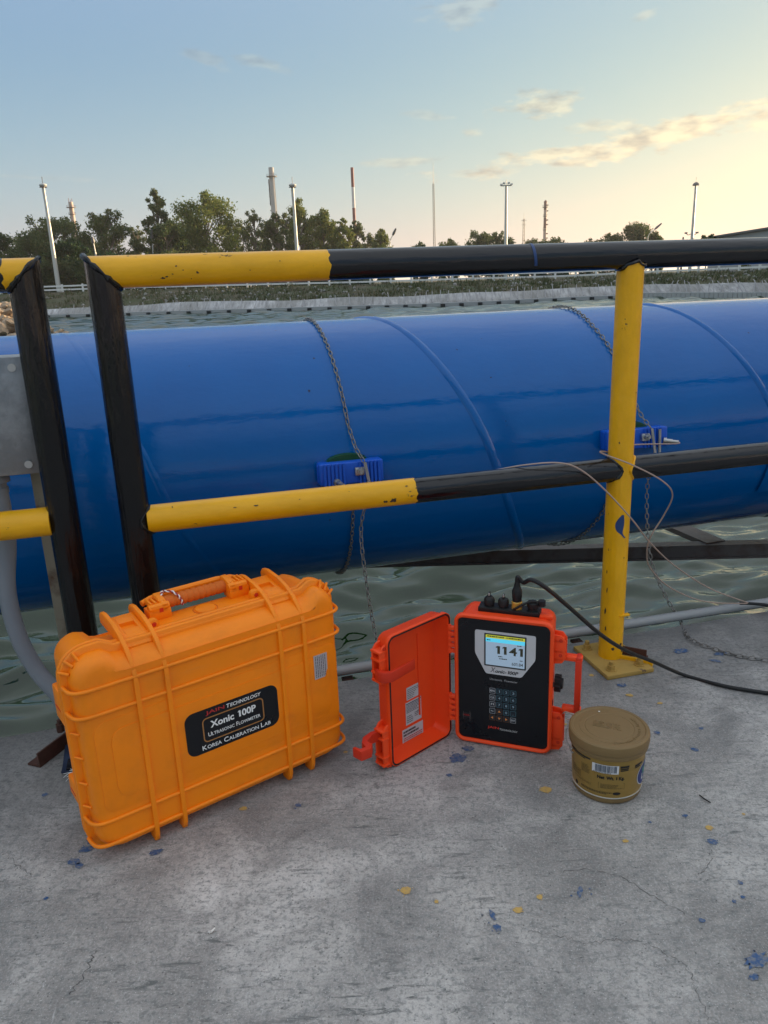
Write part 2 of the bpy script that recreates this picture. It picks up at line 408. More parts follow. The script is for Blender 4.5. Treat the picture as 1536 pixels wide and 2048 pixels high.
for _ in range(34):
    lam = wr.uniform(.65, 2.0); a = wr.normal(1.45, .5); k = 2 * PI / lam; Hh += ff * .0100 * lam * np.sin(k * (U * math.cos(a) + V * math.sin(a)) + wr.uniform(0, 6.28)) * wr.uniform(.5, 1.2)
P3 = U[..., None] * DR + V[..., None] * NR; P3[..., 2] += WZ + Hh
nv, nu = U.shape; idx = np.arange(nv * nu).reshape(nv, nu)
quads = np.stack([idx[:-1, :-1], idx[:-1, 1:], idx[1:, 1:], idx[1:, :-1]], -1).reshape(-1, 4)
def np_mesh(name, verts, quads, mat, smooth=True, parent=None, kind=None, k=4):
    me = bpy.data.meshes.new(name); verts = np.asarray(verts, np.float32).reshape(-1, 3); quads = np.asarray(quads, np.int32).reshape(-1, k)
    me.vertices.add(len(verts)); me.vertices.foreach_set('co', verts.ravel()); me.loops.add(quads.size); me.loops.foreach_set('vertex_index', quads.ravel())
    me.polygons.add(len(quads)); me.polygons.foreach_set('loop_start', np.arange(0, quads.size, k, dtype=np.int32))
    if smooth: me.polygons.foreach_set('use_smooth', [True] * len(quads))
    me.update(calc_edges=True); me.validate(); me.materials.append(mat)
    o = bpy.data.objects.new(name, me); COL.objects.link(o)
    if parent is not None: o.parent = parent
    if kind: o['kind'] = kind
    return o
wm = Mat('pond_water', (.008, .028, .006), .012, spec=.5); wm.set('IOR', 1.58)
b1 = wm.noise(5.5, 4, .6, wm.co((.5, 1, 1), (0, 0, YAW)), .6); bfar = wm.noise(1.1, 5, .6, wm.co((.45, 1, 1)), .4)
h = wm.math('ADD', wm.math('MULTIPLY', b1, .10), wm.math('MULTIPLY', bfar, 1.0))
wm.bump(h, .12, .03)
# ripples too far away to model become roughness of the sheet
wsx = wm.N.new('ShaderNodeSeparateXYZ'); wm.L.new(wm.co(), wsx.inputs[0])
wm.set('Roughness', wm.math('ADD', wm.math('MULTIPLY', wm.math('MULTIPLY', wm.math('SUBTRACT', wsx.outputs[1], 5.0), .03, True), .16), .012))
struct(np_mesh('water', P3.reshape(-1, 3), quads, wm.m), 'green rippled pond water around the platform and out to the far bank')

# ------------------------------------------------------------------ concrete deck
EDGE = 1.777
cm = Mat('worn_concrete', (.3, .3, .3), .82)
big = cm.noise(1.5, 6, .62, cm.co((1, 1.25, 1)), .5); mid = cm.noise(5.5, 7, .72, None, .6); fine = cm.noise(95, 4, .75, None, .3); grit = cm.noise(260, 3, .75)
scr = cm.noise(15, 8, .8, cm.co((1, 5, 1), (0, 0, .95)), .8); scr2 = cm.noise(22, 7, .8, cm.co((6, 1, 1), (0, 0, .5)), .4); scr3 = cm.noise(12, 8, .82, cm.co((1, 6, 1), (0, 0, 2.3)), .8)
wear = cm.noise(2.6, 5, .65, cm.co((1, 1, 1), (0, 0, 1.1)), .8); wm1 = cm.ramp(wear, [(.42, 0.), (.60, 1.)]); wm2 = cm.ramp(wear, [(.40, 1.), (.56, 0.)])
spk = cm.vor(170); pit = cm.vor(75)
base = cm.ramp(big, [(.32, (.18, .172, .164)), (.44, (.335, .322, .308)), (.55, (.49, .472, .452)), (.67, (.67, .65, .63))])
base = cm.mix(cm.ramp(mid, [(.34, .85), (.58, 0.)]), base, (.165, .161, .158))
base = cm.mix(cm.ramp(fine, [(.38, .70), (.52, 0.)]), base, (.155, .166, .164))
base = cm.mix(cm.ramp(grit, [(.50, 0.), (.74, .32)]), base, (.78, .77, .76))
base = cm.mix(cm.ramp(grit, [(.27, .55), (.43, 0.)]), base, (.11, .098, .097))
base = cm.mix(cm.math('MULTIPLY', wm1, cm.ramp(scr, [(.54, 0.), (.62, .95)])), base, (.11, .118, .117))
base = cm.mix(cm.math('MULTIPLY', wm2, cm.ramp(scr3, [(.55, 0.), (.63, .9)])), base, (.12, .128, .127))
base = cm.mix(cm.ramp(scr2, [(.60, 0.), (.70, .5)]), base, (.66, .655, .65))
base = cm.mix(cm.ramp(pit, [(.06, .8), (.14, 0.)]), base, (.07, .068, .067))
base = cm.mix(cm.ramp(spk, [(.05, .9), (.11, 0.)]), base, (.80, .79, .78))
# darker towards the open edge, broken up by noise
sx_ = cm.N.new('ShaderNodeSeparateXYZ'); cm.L.new(cm.co((1, 1, 1), (0, 0, -YAW)), sx_.inputs[0])
tone_amt = cm.math('ADD', cm.math('MULTIPLY', cm.math('SUBTRACT', sx_.outputs[1], 1.28), 1.9), cm.math('MULTIPLY', cm.math('SUBTRACT', big, .5), 1.6))
base = cm.mix(cm.ramp(tone_amt, [(.0, 0.), (.75, .62)]), base, (.085, .084, .083))
cm.set('Base Color', base); cm.set('Roughness', cm.ramp(mid, [(.3, .62), (.7, .88)]))
hh = cm.math('ADD', cm.math('MULTIPLY', fine, .7), cm.math('MULTIPLY', grit, .5))
hh = cm.math('ADD', hh, cm.math('MULTIPLY', scr, .5))
cm.bump(hh, .55, .004)
mb = MB()
u0, u1, p0 = -4.5, 6.0, -6.0
top = []
er = random.Random(5)
nE = 240
edge = [(u0 + (u1 - u0) * i / nE, EDGE + .004 * mnoise.noise(Vector((i * .35, 0, 0))) + (.004 * er.random() if er.random() < .2 else 0)) for i in range(nE + 1)]
poly = [(u0, p0)] + [(u1, p0)] + edge[::-1]
mb.prism(poly, lambda x, y, t: UP(x, y, t), 0.0, -.28)
deck = struct(mb.build('concrete_deck', cm.m, smooth=False), 'worn grey concrete deck spotted with blue and yellow paint')

def blot(c, r, sx=1., rot=0., n=14, seed=0, jag=.35, z=.0012):
    q = random.Random(seed); pts = []
    for i in range(n):
        a = 2 * PI * i / n; rr = r * (1 + jag * (q.random() - .5) * 2); x = rr * math.cos(a) * sx; y = rr * math.sin(a)
        pts.append((c[0] + x * math.cos(rot) - y * math.sin(rot), c[1] + x * math.sin(rot) + y * math.cos(rot), z))
    return pts
splb = Mat('dried_blue_paint', (.018, .06, .17), .6); g_ = splb.noise(120, 4, .7); splb.set('Base Color', splb.mix(splb.ramp(g_, [(.42, 0.), (.62, 1.)]), (.026, .080, .20), (.17, .18, .20)))
sply = Mat('dried_yellow_paint', (.48, .30, .08), .6); g_ = sply.noise(150, 4, .7); sply.set('Base Color', sply.mix(sply.ramp(g_, [(.45, 0.), (.7, .8)]), (.50, .32, .085), (.25, .20, .14)))
# photo position, radius in photo px, stretch
BLUE = [(187, 1684, 10, 1.2), (172, 1699, 9, 1.5), (148, 1724, 9, 1.4), (159, 1732, 8, 1.1), (92, 1798, 4, 1), (312, 1705, 8, 1.6), (596, 1611, 6, 1.2), (590, 1618, 3, 1), (937, 1498, 9, 1.5), (916, 1517, 15, 1.3), (898, 1551, 5, 1.3),
        (1314, 1466, 6, 1), (1402, 1457, 5, 1), (1390, 1500, 6, 1.3), (1370, 1632, 5, 1), (1424, 1684, 8, 1.3), (1480, 1766, 5, 1), (1160, 1784, 15, .35), (985, 1832, 14, .4), (995, 1857, 9, .8), (1404, 1842, 5, 1.3), (1512, 1920, 13, 1.9), (1507, 1956, 7, 1.4),
        (1468, 1803, 4, 1), (1485, 1795, 4, 1), (1362, 1302, 9, 1.8), (1440, 1308, 7, 2), (1430, 1322, 6, 2), (1243, 1371, 7, 1.5), (1300, 1645, 3, 1), (90, 1590, 6, 1)]
YEL = [(812, 1782, 10, 1.0), (873, 1804, 4, 1), (1079, 1795, 6, 1), (1036, 1821, 7, 1.3), (1091, 1580, 9, 1.3), (1251, 1683, 4, 1.5), (1418, 1656, 6, 1.2), (1259, 1391, 5, 1.5), (1487, 1629, 3, 1), (487, 1618, 6, 1.3), (691, 1505, 4, 1.2), (1183, 1351, 5, 1), (1320, 1407, 4, 1.3), (1130, 1449, 4, 1)]
k = 0
for lst, mt, nm in ((BLUE, splb.m, 'blue_paint_spot'), (YEL, sply.m, 'yellow_paint_spot')):
    for (x, y, r, sx) in lst:
        P = ONZ(x, y, 0); R_ = r * np.linalg.norm(P - CAMP) / FPX
        k += 1; R_ *= .80 if mt is splb.m else .85; c2 = MB(); pts = blot(P, R_ * 1.1, sx, random.Random(k).uniform(-.6, .6), 18, k, random.Random(k).uniform(.16, .34) if mt is splb.m else .14)
        c2.add(pts, [tuple(range(len(pts)))])
        for j in range(3):
            q = random.Random(k * 7 + j); a = q.uniform(0, 6.28); rr = R_ * q.uniform(.10, .22)
            pp = blot((P[0] + math.cos(a) * R_ * 1.6, P[1] + math.sin(a) * R_ * 1.6), rr, 1, 0, 8, k + j); c2.add(pp, [tuple(range(8))])
        c2.build(nm, mt, deck, smooth=False)
crm = Mat('crack_shadow', (.085, .083, .082), .9).m
def crack(pxs, w, seed):
    q = random.Random(seed); P = smooth_path([ONZ(x, y) for x, y in pxs], 9); mbc = MB(); L = []; Rr = []
    for i, p in enumerate(P):
        t = P[min(i + 1, len(P) - 1)] - P[max(i - 1, 0)]; t /= np.linalg.norm(t) + 1e-9; n = np.array([-t[1], t[0], 0])
        p = p + n * q.uniform(-.004, .004); ww = w * q.uniform(.15, 1.0); L.append((p + n * ww + [0, 0, .0006])); Rr.append((p - n * ww + [0, 0, .0006]))
    n = len(P); mbc.add(L + Rr, [(i, i + 1, n + i + 1, n + i) for i in range(n - 1)]); return mbc.build('crack', crm, deck, smooth=False)
crack([(1056, 1862), (1130, 1875), (1180, 1887), (1240, 1880), (1290, 1886), (1340, 1915), (1370, 1930), (1392, 1975), (1420, 2040)], .0006, 1)
crack([(1120, 1745), (1180, 1740), (1240, 1755), (1300, 1790), (1370, 1830)], .0007, 2)
crack([(1425, 1700), (1415, 1730), (1395, 1750)], .0007, 3)
crack([(16, 1712), (40, 1735), (62, 1752)], .0008, 4)
crack([(140, 1990), (165, 1955), (185, 1915), (190, 1900)], .0013, 5)
flake = Mat('pale_debris', (.7, .69, .66), .7).m
FL = MB(); P = ONZ(421, 1868); FL.tube([P + [0, 0, .003], P + [.006, .008, .004]], [.0022, .0014], 5); FL.tube([P + [0, 0, .003], P + [.001, -.002, .006], P + [-.003, .002, .003]], .0016, 5)
tag(FL.build('debris_flake', flake), 'small white forked flake lying on the concrete in front', 'debris')
TW = MB(); TW.tube(smooth_path([ONZ(1399, 1590, .003), ONZ(1408, 1597, .004), ONZ(1421, 1605, .003)], 5), [.0014] * 11, 5)
tag(TW.build('twig', M['black_rubber']), 'thin dark twig on the concrete right of the tub', 'twig')

# ------------------------------------------------------------------ blue pipe
PC = np.array([0, 2.486, .491]); PR = .4
PCU = PC @ DR; PCP = PC @ NR
def on_pipe(u, th, off=0.):                               # u along the axis from PC, th degrees (0 faces the deck, 90 top)
    t = math.radians(th); return PC + DR * u + (-NR * math.cos(t) + np.array([0, 0, 1]) * math.sin(t)) * (PR + off)
pm = Mat('blue_pipe_paint', (.008, .085, .42), .18, coat=.0, spec=.34)
n1 = pm.noise(3.2, 4, .6); n2 = pm.noise(40, 4, .6, pm.co((1, .8, 1))); n3 = pm.noise(7, 5, .65, pm.co((.7, 1.5, 1.5), (0, 0, YAW)))
cc = pm.mix(pm.ramp(n1, [(.3, 0.), (.75, 1.)]), (.0, .095, .345), (.0, .112, .385))
sc1 = pm.noise(9, 7, .8, pm.co((.8, 5, 5), (0, 0, YAW)))
cc = pm.mix(pm.ramp(sc1, [(.69, 0.), (.74, .5)]), cc, (.05, .12, .36))
dsp = pm.noise(38, 2, .5); cc = pm.mix(pm.ramp(dsp, [(.765, 0.), (.785, 1.)]), cc, (.004, .012, .05))
pm.set('Base Color', cc); pm.set('Roughness', pm.ramp(n3, [(.3, .07), (.7, .16)]))
n4 = pm.noise(16, 3, .5, pm.co((.5, 1.5, 1.5), (0, 0, YAW)), 1.2)
pm.bump(pm.math('ADD', pm.math('ADD', pm.math('MULTIPLY', n2, .16), n3), pm.math('MULTIPLY', n4, .35)), .15, .012)
pipe = thing('blue_pipe', 'large glossy blue steel pipe running behind the railing', 'pipe', tuple(PC), YAW)
mb = MB(); N_ = 160
stn = list(np.linspace(-4.0, 7.0, 90))
# built along local x
rings = []
for x in stn: rings.append([(x, -math.cos(2 * PI * j / N_) * PR, math.sin(2 * PI * j / N_) * PR) for j in range(N_)])
mb.loft(rings); mb.build('pipe_wall', pm.m, pipe)
def seam(us_ths, r=.007):
    s = MB(); rows = []
    for (u, th, k) in us_ths:
        row = []
        for j in range(7):
            a = -1 + j / 3; h = max(0, (1 - a * a)) * .0065 * k - .0012; uu = u + a * r * 2.3
            t = math.radians(th); row.append((uu, -math.cos(t) * (PR + h), math.sin(t) * (PR + h)))
        rows.append(row)
    s.loft(rows, False, False, False); s.build('weld_seam', pm.m, pipe, ang=80)
for off, sl in ((-1.62, .00265), (-.69, .0027), (.232, .0029), (1.205, .0031), (2.15, .0028)):
    q = random.Random(int(off * 100)); L = []
    for i in range(140):
        th = -150 + i * 2.5; u = off - sl * th + .003 * math.sin(th * .09)
        L.append((u, th, (.85 + .3 * q.random()) * (.35 if off < 0 else 1.0)))
    seam(L)
# overlapping patch plate at far right and a flange ring
mb = MB(); 
for (ua, ub, ta, tb) in ((1.17, 1.33, -30, 22),):
    rows = []
    for i in range(14):
        th = ta + (tb - ta) * i / 13; t = math.radians(th); rows.append([(ua + .12 * (1 - i / 13) * .3, -math.cos(t) * PR * .999, math.sin(t) * PR * .999), (ua + .01, -math.cos(t) * (PR + .008), math.sin(t) * (PR + .008)), (ub, -math.cos(t) * (PR + .008), math.sin(t) * (PR + .008)), (ub + .01, -math.cos(t) * PR * .999, math.sin(t) * PR * .999)])
    mb.loft(rows, False, False, False)
mb.build('patch_plate', pm.m, pipe, ang=60)

# ------------------------------------------------------------------ steel frame under the pipe
bz = -.02
fr_ = thing('support_frame', 'rust brown steel frame on the water under the blue pipe', 'frame', (0, 2.66, bz))
a_ = ONZ(560, 1108, bz); b_ = ONZ(1536, 1083, bz)
dirb = (b_ - a_) / np.linalg.norm(b_ - a_)
def bar(mb, p, q, w, h):
    p = np.array(p, float); q = np.array(q, float); d = (q - p) / np.linalg.norm(q - p); s = np.array([-d[1], d[0], 0]); s /= np.linalg.norm(s); up = np.cross(d, s)
    if up[2] < 0: up = -up
    mb.loft([[x + s * w / 2 * i + up * h * j for i, j in ((-1, -1), (1, -1), (1, 0), (-1, 0))] for x in (p, q)]); return mb
O_ = np.array([0, 2.66, bz])
mb = MB(); bar(mb, a_, b_ + dirb * 1.6, .05, .052); bar(mb, a_ + [0, -.014, -.046], b_ + dirb * 1.6 + [0, -.014, -.046], .05, .007); mb.shift(O_).build('long_beam', M['beam'], fr_, smooth=False)
for pa, pb in (((1432, 1083), (1330, 1040)),):
    mb = MB(); p = ONZ(*pa, bz + .004); q = ONZ(*pb, bz + .004); bar(mb, p, q + (q - p) * 1.0, .085, .02); mb.shift(O_).build('cross_beam', M['beam'], fr_, smooth=False)
mb = MB(); bar(mb, a_ + [0.1, .95, 0], b_ + dirb * 1.6 + [0, .95, 0], .05, .075); mb.shift(O_).build('long_beam', M['beam'], fr_, smooth=False)
for xx in (2.3, 3.3):
    for yy in (0, .95):
        mb = MB(); mb.box((xx, yy, -.55), (.06, .06, .95)); mb.build('leg', M['beam'], fr_, smooth=False)

# ------------------------------------------------------------------ guard rails
YP = np.array([.591, 1.869, 0.]); RP = YP @ NR; SU0 = YP @ DR; RR = .031; ZT, ZM = 1.036, .528
def band_tube(mb, x0, x1, z, bands, m0=0, m1=0, n=28, seed=0, r=RR, first=0):
    """horizontal tube along local x with painted bands; ends mitred by m0/m1 (+1 opens downward)"""
    q = random.Random(seed)
    cuts = [x0] + [b for b in bands if x0 < b < x1] + [x1]; ring = lambda x, mit, wav: [(x - (mit * r * math.sin(2 * PI * j / n)) + wav * (.5 - q.random()), r * math.cos(2 * PI * j / n), z + r * math.sin(2 * PI * j / n)) for j in range(n)]
    prev = ring(cuts[0], m0, 0); mi = first
    for i in range(1, len(cuts)):
        last = i == len(cuts) - 1; a, b = cuts[i - 1], cuts[i]
        nx = ring(b, m1 if last else 0, 0 if last else .006)
        seg = [prev]
        k = max(2, int((b - a) / .12))
        for t in range(1, k):
            f = t / k; seg.append([tuple(np.array(p) * (1 - f) + np.array(c) * f) for p, c in zip(prev, nx)])
        seg.append(nx); mb.loft(seg, True, i == 1, last, mi); prev = nx; mi = 1 - mi
def vpost(mb, x, z0, z1, mit=0, n=28, mi=0, lump=0.):
    if lump: n = 72
    zs = list(np.linspace(z0, z1 - .05, 46 if lump else 12)); rings = []
    for z in zs + [None]:
        ring = []
        for j in range(n):
            a = 2 * PI * j / n; zz = z1 - .02 if z is None else z
            r = RR + (lump * (mnoise.noise(Vector((math.cos(a) * 4.5 + x * 9, math.sin(a) * 4.5, zz * 1.3))) + .6 * mnoise.noise(Vector((math.cos(a) * 9, math.sin(a) * 9, zz * 5 + x)))) if lump else 0)
            ring.append((x + r * math.cos(a), r * math.sin(a), zz if z is not None else z1 - mit * r * math.cos(a)))
        rings.append(ring)
    mb.loft(rings, True, True, True, mi)
def weld_ring(mb, x, z, mit, seed):
    q = random.Random(seed); pts = []
    for j in range(33):
        a = 2 * PI * j / 32; pts.append((x + RR * 1.0 * math.cos(a), RR * 1.02 * math.sin(a), z - mit * RR * math.cos(a)))
    mb.tube(pts, [.0050 * q.uniform(.45, 1.5) for _ in pts], 7)
def plate(root, x, w=.13, d=.17, mat=None, bolts=True, off=0.):
    mb = MB(); mb.box((x, off, .006), (w, d, .012), .002); pl = mb.build('base_plate', mat, root)
    for sx in (-1, 1):
        for sy in (-1, 1):
            b = MB(); bx, by = x + sx * (w / 2 - .026), off + sy * (d / 2 - .028)
            b.cyl((bx, by, .012), (bx, by, .0145), .0135, n=16); b.tube([(bx, by, .0145), (bx, by, .026)], [.0105, .0105], 6); b.cyl((bx, by, .026), (bx, by, .036), .006, n=10)
            b.build('bolt', mat, pl)
rails = thing('guard_rail', 'yellow and black striped pipe railing with yellow middle post', 'railing', tuple(YP), YAW)
YB = [M['yellow'], M['black']]
mb = MB(); band_tube(mb, -1.16, 1.20, ZT, [-.7115], 1, -1, seed=1); mb.build('top_rail', YB, rails)
mb = MB(); band_tube(mb, -1.16 + RR * .8, 1.20 - RR * .8, ZM, [-.5355], 0, 0, seed=2, r=RR * .97); mb.build('mid_rail', YB, rails)
for x, mt in ((-1.16, 1), (1.20, -1)):
    mb = MB(); vpost(mb, x, .012, ZT, mt, lump=.0011); weld_ring(mb, x, ZT, mt, 3); mb.build('post', M['black_post'], rails); plate(rails, x, mat=M['black_post'])
mb = MB(); vpost(mb, .004, .012, ZT - RR * .6, 0, lump=.0004); mb.build('post', M['yellow_post'], rails)['label'] = 'yellow middle post'
plate(rails, .004, .135, .18, M['yellow_plate'], off=-.012)
# small things on the yellow post: blue smear, weld lug, welds
def on_post(a, z, r=RR + .0008): return (.004 + r * math.sin(math.radians(a)), -r * math.cos(math.radians(a)), z)
def PZ(x, y): P = ONP(x, y, RP - RR); return P @ DR - SU0, P[2]
mb = MB(); L = []
for i in range(15):
    t = i / 14; z = .415 - .062 * t; w = (6 + 14 * math.sin(PI * min(1, t * 1.2))) * (1 if t < .75 else .8); a0 = -8 - 12 * math.sin(PI * t) + (18 * max(0, t - .7) / .3)
    L.append([on_post(a0 - w, z), on_post(a0, z + .001), on_post(a0 + w, z)])
mb.loft(L, False, False, False); mb.build('blue_smear', M['blue_mark'], rails)
mb = MB(); u_, z_ = PZ(1235, 1233); mb.box((.004 + RR * .55, -RR * .9, z_), (.03, .012, .005), .001); mb.build('weld_lug', M['yellow_post'], rails)
u_, z_ = PZ(1073, 525); mb = MB(); L = []
for i in range(12):
    a = math.radians(100 - i * 12); L.append([(u_ + s * .0035 - .004 * math.sin(i * .3), -(RR + .0008) * math.cos(a), ZT + (RR + .0008) * math.sin(a)) for s in (-1, 1)])
mb.loft(L, False, False, False); mb.build('blue_smear', M['blue_mark'], rails)
mb = MB(); 
q = random.Random(4)
for x in (-.0, ):
    pts = [(.004 + RR * 1.05 * math.cos(2 * PI * j / 24), RR * 1.05 * math.sin(2 * PI * j / 24), ZT - RR * .75 - .012 * abs(math.cos(2 * PI * j / 24)) + .008 + q.uniform(-.004, .004)) for j in range(25)]
    mb.tube(pts, [.004 * q.uniform(.5, 1.5) for _ in pts], 6)
mb.build('weld_bead', M['black'], rails)
for sd in (-1, 1):
    mb = MB(); pts = [(.004 + sd * (math.sqrt(max(0, RR ** 2 - (RR * .95 * math.cos(2 * PI * j / 24)) ** 2)) + .0015), RR * .95 * math.cos(2 * PI * j / 24), ZM + RR * .97 * math.sin(2 * PI * j / 24)) for j in range(25)]
    mb.tube(pts, [.0035 * q.uniform(.5, 1.6) for _ in pts], 6); mb.build('weld_bead', M['yellow_post'] if sd > 0 else M['black'], rails)
mb = MB(); pts = [(-1.16 + math.sqrt(max(0, RR ** 2 - (RR * .95 * math.cos(2 * PI * j / 24)) ** 2)) + .0015, RR * .95 * math.cos(2 * PI * j / 24), ZM + RR * .97 * math.sin(2 * PI * j / 24)) for j in range(25)]
mb.tube(pts, [.004 * q.uniform(.4, 1.5) for _ in pts], 6); mb.build('weld_bead', M['black_post'], rails)

chm = Mat('bare_chip', (.05, .035, .022), .7); chm = chm.m
def chip_on_rail(px, py, zc, r, rl, sd, r0=RR):
    u, z = PZ(px, py); a0 = math.asin(max(-1, min(1, (z - zc) / r0))); q = random.Random(sd); pts = []
    for j in range(16):
        t = 2 * PI * j / 16; rr = r * q.uniform(.45, 1.1); x = u + rr * rl * math.cos(t); a = a0 + rr * math.sin(t) / r0; pts.append((x, -(r0 + .0006) * math.cos(a), zc + (r0 + .0006) * math.sin(a)))
    m_ = MB(); m_.add(pts, [tuple(range(16))]); m_.build('paint_chip', chm, rails, smooth=False)
for i, (px, py, r, rl) in enumerate([(326, 556, .0026, 2.2), (334, 553, .0016, 2.5), (395, 545, .0030, 1.2), (383, 557, .0014, 1), (352, 532, .0018, 1.5), (366, 540, .0012, 2.5), (345, 548, .0012, 2), (500, 540, .0010, 2), (560, 522, .0012, 1.5)]): chip_on_rail(px, py, ZT, r, rl, 40 + i)
for i, (px, py, r, rl) in enumerate([(345, 1018, .0030, .5), (512, 1012, .0018, 4), (470, 1016, .0014, 3), (787, 1001, .0065, 1.6), (772, 1004, .0040, 1.5), (815, 974, .0020, 2.2), (700, 985, .0010, 1.5), (600, 1000, .0012, 2)]): chip_on_rail(px, py, ZM, r, rl, 60 + i, RR * .97)
for i, (a, z, r, rl) in enumerate([(-62, .21, .004, .5), (-66, .15, .006, .5), (-60, .10, .004, .6), (-68, .26, .004, .4), (20, .055, .003, 2), (-20, .045, .003, 1.5), (35, .035, .003, 1.4), (-40, .60, .002, 1), (30, .72, .0016, 1), (10, .30, .0016, 1)]):
    q = random.Random(80 + i); pts = []
    for j in range(14): t = 2 * PI * j / 14; rr = r * q.uniform(.5, 1.1); pts.append(on_post(a + math.degrees(rr * rl * math.cos(t) / RR), z + rr * 1.8 * math.sin(t), RR + .0011))
    m_ = MB(); m_.add(pts, [tuple(range(14))]); m_.build('paint_chip', chm, rails, smooth=False)
LU = -1.302
raill = thing('guard_rail', 'short yellow railing end with black corner post beside the grey box', 'railing', tuple(YP + DR * LU), YAW)
mb = MB(); band_tube(mb, -1.6, 0, ZT, [-.6, -.064, -.034], 0, -1, seed=5, first=1); 
mb.build('top_rail', YB, raill)
mb = MB(); band_tube(mb, -1.6, -RR * .8, .546, [-1.1, -.9, -.7], 0, 0, seed=6, r=RR * .97, first=1); mb.build('mid_rail', YB, raill)
mb = MB(); vpost(mb, 0, .012, ZT, -1, lump=.0011); weld_ring(mb, 0, ZT, -1, 9); mb.build('post', M['black_post'], raill); plate(raill, 0, mat=M['black_post'])
mb = MB(); vpost(mb, -1.6, .012, ZT - RR * .6, 0); mb.build('post', M['yellow_post'], raill); plate(raill, -1.6, mat=M['yellow_plate'])

# ------------------------------------------------------------------ brackets, edge pipe, box
def bracket(name, label, pts, w, th, loc, extra=None, group=None):
    t = thing(name, label, 'bracket', loc, YAW, group); return t
bl = ONZ(90, 1515)
brk = thing('angle_bracket', 'rusty steel angle bracket under the left black post', 'bracket', tuple(bl), YAW + .95, 'rusty angle brackets on the deck edge')
mb = MB(); mb.prism([(0, 0), (.035, 0), (.035, .004), (.004, .004), (.004, .035), (0, .035)], lambda x, y, t: (t, x - .02, y + .001), -.035, .13); mb.build('angle', M['rust'], brk, smooth=False)
mb = MB(); mb.prism([(0, 0), (.032, 0), (.032, .004), (.004, .004), (.004, .032), (0, .032)], lambda x, y, t: (.09 + x, y - .02, .036 + t), 0, .05); mb.build('upright', M['rust'], brk, smooth=False)
mb = MB(); mb.tube([(.06, .004, .03), (.06, .004, .05)], [.009, .009], 6); mb.cyl((.06, .004, .05), (.06, .004, .06), .005, n=10); mb.build('bolt', M['rust'], brk)
br = ONZ(1252, 1312)
brk = thing('angle_bracket', 'rusty steel angle bracket behind the yellow post base', 'bracket', tuple(br), YAW - .75, 'rusty angle brackets on the deck edge')
mb = MB(); mb.prism([(0, 0), (.035, 0), (.035, .004), (.004, .004), (.004, .035), (0, .035)], lambda x, y, t: (t, x - .018, y + .001), -.03, .055); mb.build('angle', M['rust'], brk, smooth=False)
mb = MB(); mb.box((-.03, .02, .055), (.028, .02, .075), .002); mb.cyl((-.03, .009, .075), (-.03, .004, .075), .008, n=12); mb.build('upright', M['rust'], brk)
mb = MB(); mb.prism([(0, 0), (.02, 0), (.02, .004), (.004, .004), (.004, .02), (0, .02)], lambda x, y, t: (t, x - .045, y + .001), -.02, .075); mb.build('yellow_angle', M['yellow_post'], brk, smooth=False)
ep = MB(); pts = [UP(u, 1.822, .006 + .003 * math.sin(u * 2)) for u in np.linspace(-.02, 3.6, 50)]
ep.tube(pts, .0140, 14); 
epo = thing('edge_pipe', 'thin grey pipe lying along the deck edge above the water', 'pipe', tuple(UP(.9, 1.822, 0)))
ep.shift(UP(.9, 1.822, 0)).build('pipe_wall', M['epipe'], epo)
for u in (.25, .93, 1.9, 2.9):
    mb = MB(); mb.cyl(UP(u, 1.822, .004), UP(u + .035, 1.822, .004), .0185, n=14); mb.shift(UP(.9, 1.822, 0)).build('coupling', M['epipe'], epo)
    mb = MB(); mb.box(UP(u + .1, 1.79, -.022), (.03, .09, .008), .001, rot=Matrix.Rotation(YAW, 3, 'Z')); mb.shift(UP(.9, 1.822, 0)).build('bracket', M['rust'], epo)

bx = thing('junction_box', 'grey galvanised metal box mounted behind the left railing', 'junction box', tuple(UP(-.42, 1.77, .64)), YAW)
mb = MB(); mb.box((.005, 0, .12), (.22, .10, .238), .003); mb.build('box_body', M['galv'], bx)
mb = MB(); mb.box((.005, -.054, .12), (.222, .006, .242), .002); cv = mb.build('cover', M['galv'], bx)
for sx in (-1, 1):
    for zz in (.02, .22):
        b = MB(); b.cyl((.005 + sx * .092, -.057, zz), (.005 + sx * .092, -.061, zz), .008, n=16); b.box((.005 + sx * .092, -.0612, zz), (.009, .0006, .0016)); b.build('screw', M['steel'], cv)
mb = MB(); mb.cyl((.02 , -.01, .002), (.02, -.01, -.022), .026, n=20); mb.cyl((.02, -.01, -.022), (.02, -.01, -.034), .018, n=6); mb.cyl((.02, -.01, -.034), (.02, -.01, -.046), .0205, n=16); mb.build('cable_gland', M['conduit'], bx)
cd = MB(); P = [UP(-.40, 1.76, .60), ONP(14, 1080, 1.75), ONP(14, 1180, 1.73), ONP(36, 1270, 1.72), ONP(72, 1338, 1.71), ONP(118, 1392, 1.69), UP(-.30, 1.67, .06), UP(-.2, 1.66, .022)]
cd.tube(smooth_path(P, 8), .0185, 16)
tag(cd.build('conduit', M['conduit']), 'grey flexible conduit curving down from the metal box behind the orange case', 'conduit')
st = MB(); st.box(UP(-.322, 1.800, .30), (.034, .006, .74), .001, rot=Matrix.Rotation(YAW, 3, 'Z')); st.box(UP(-.337, 1.815, .30), (.006, .034, .74), .001, rot=Matrix.Rotation(YAW, 3, 'Z'))
tag(st.build('box_strut', M['strut']), 'rust streaked upright steel strut holding the grey box', 'strut')
bt = thing('blue_strap', 'dark blue strap end with white threads beside the orange case', 'strap', tuple(ONZ(150, 1530)))
mb = MB(); o_ = ONZ(150, 1530); pts = [ONZ(150, 1490, .004), ONZ(148, 1510, .012), ONZ(146, 1530, .003), ONZ(143, 1546, .004)]
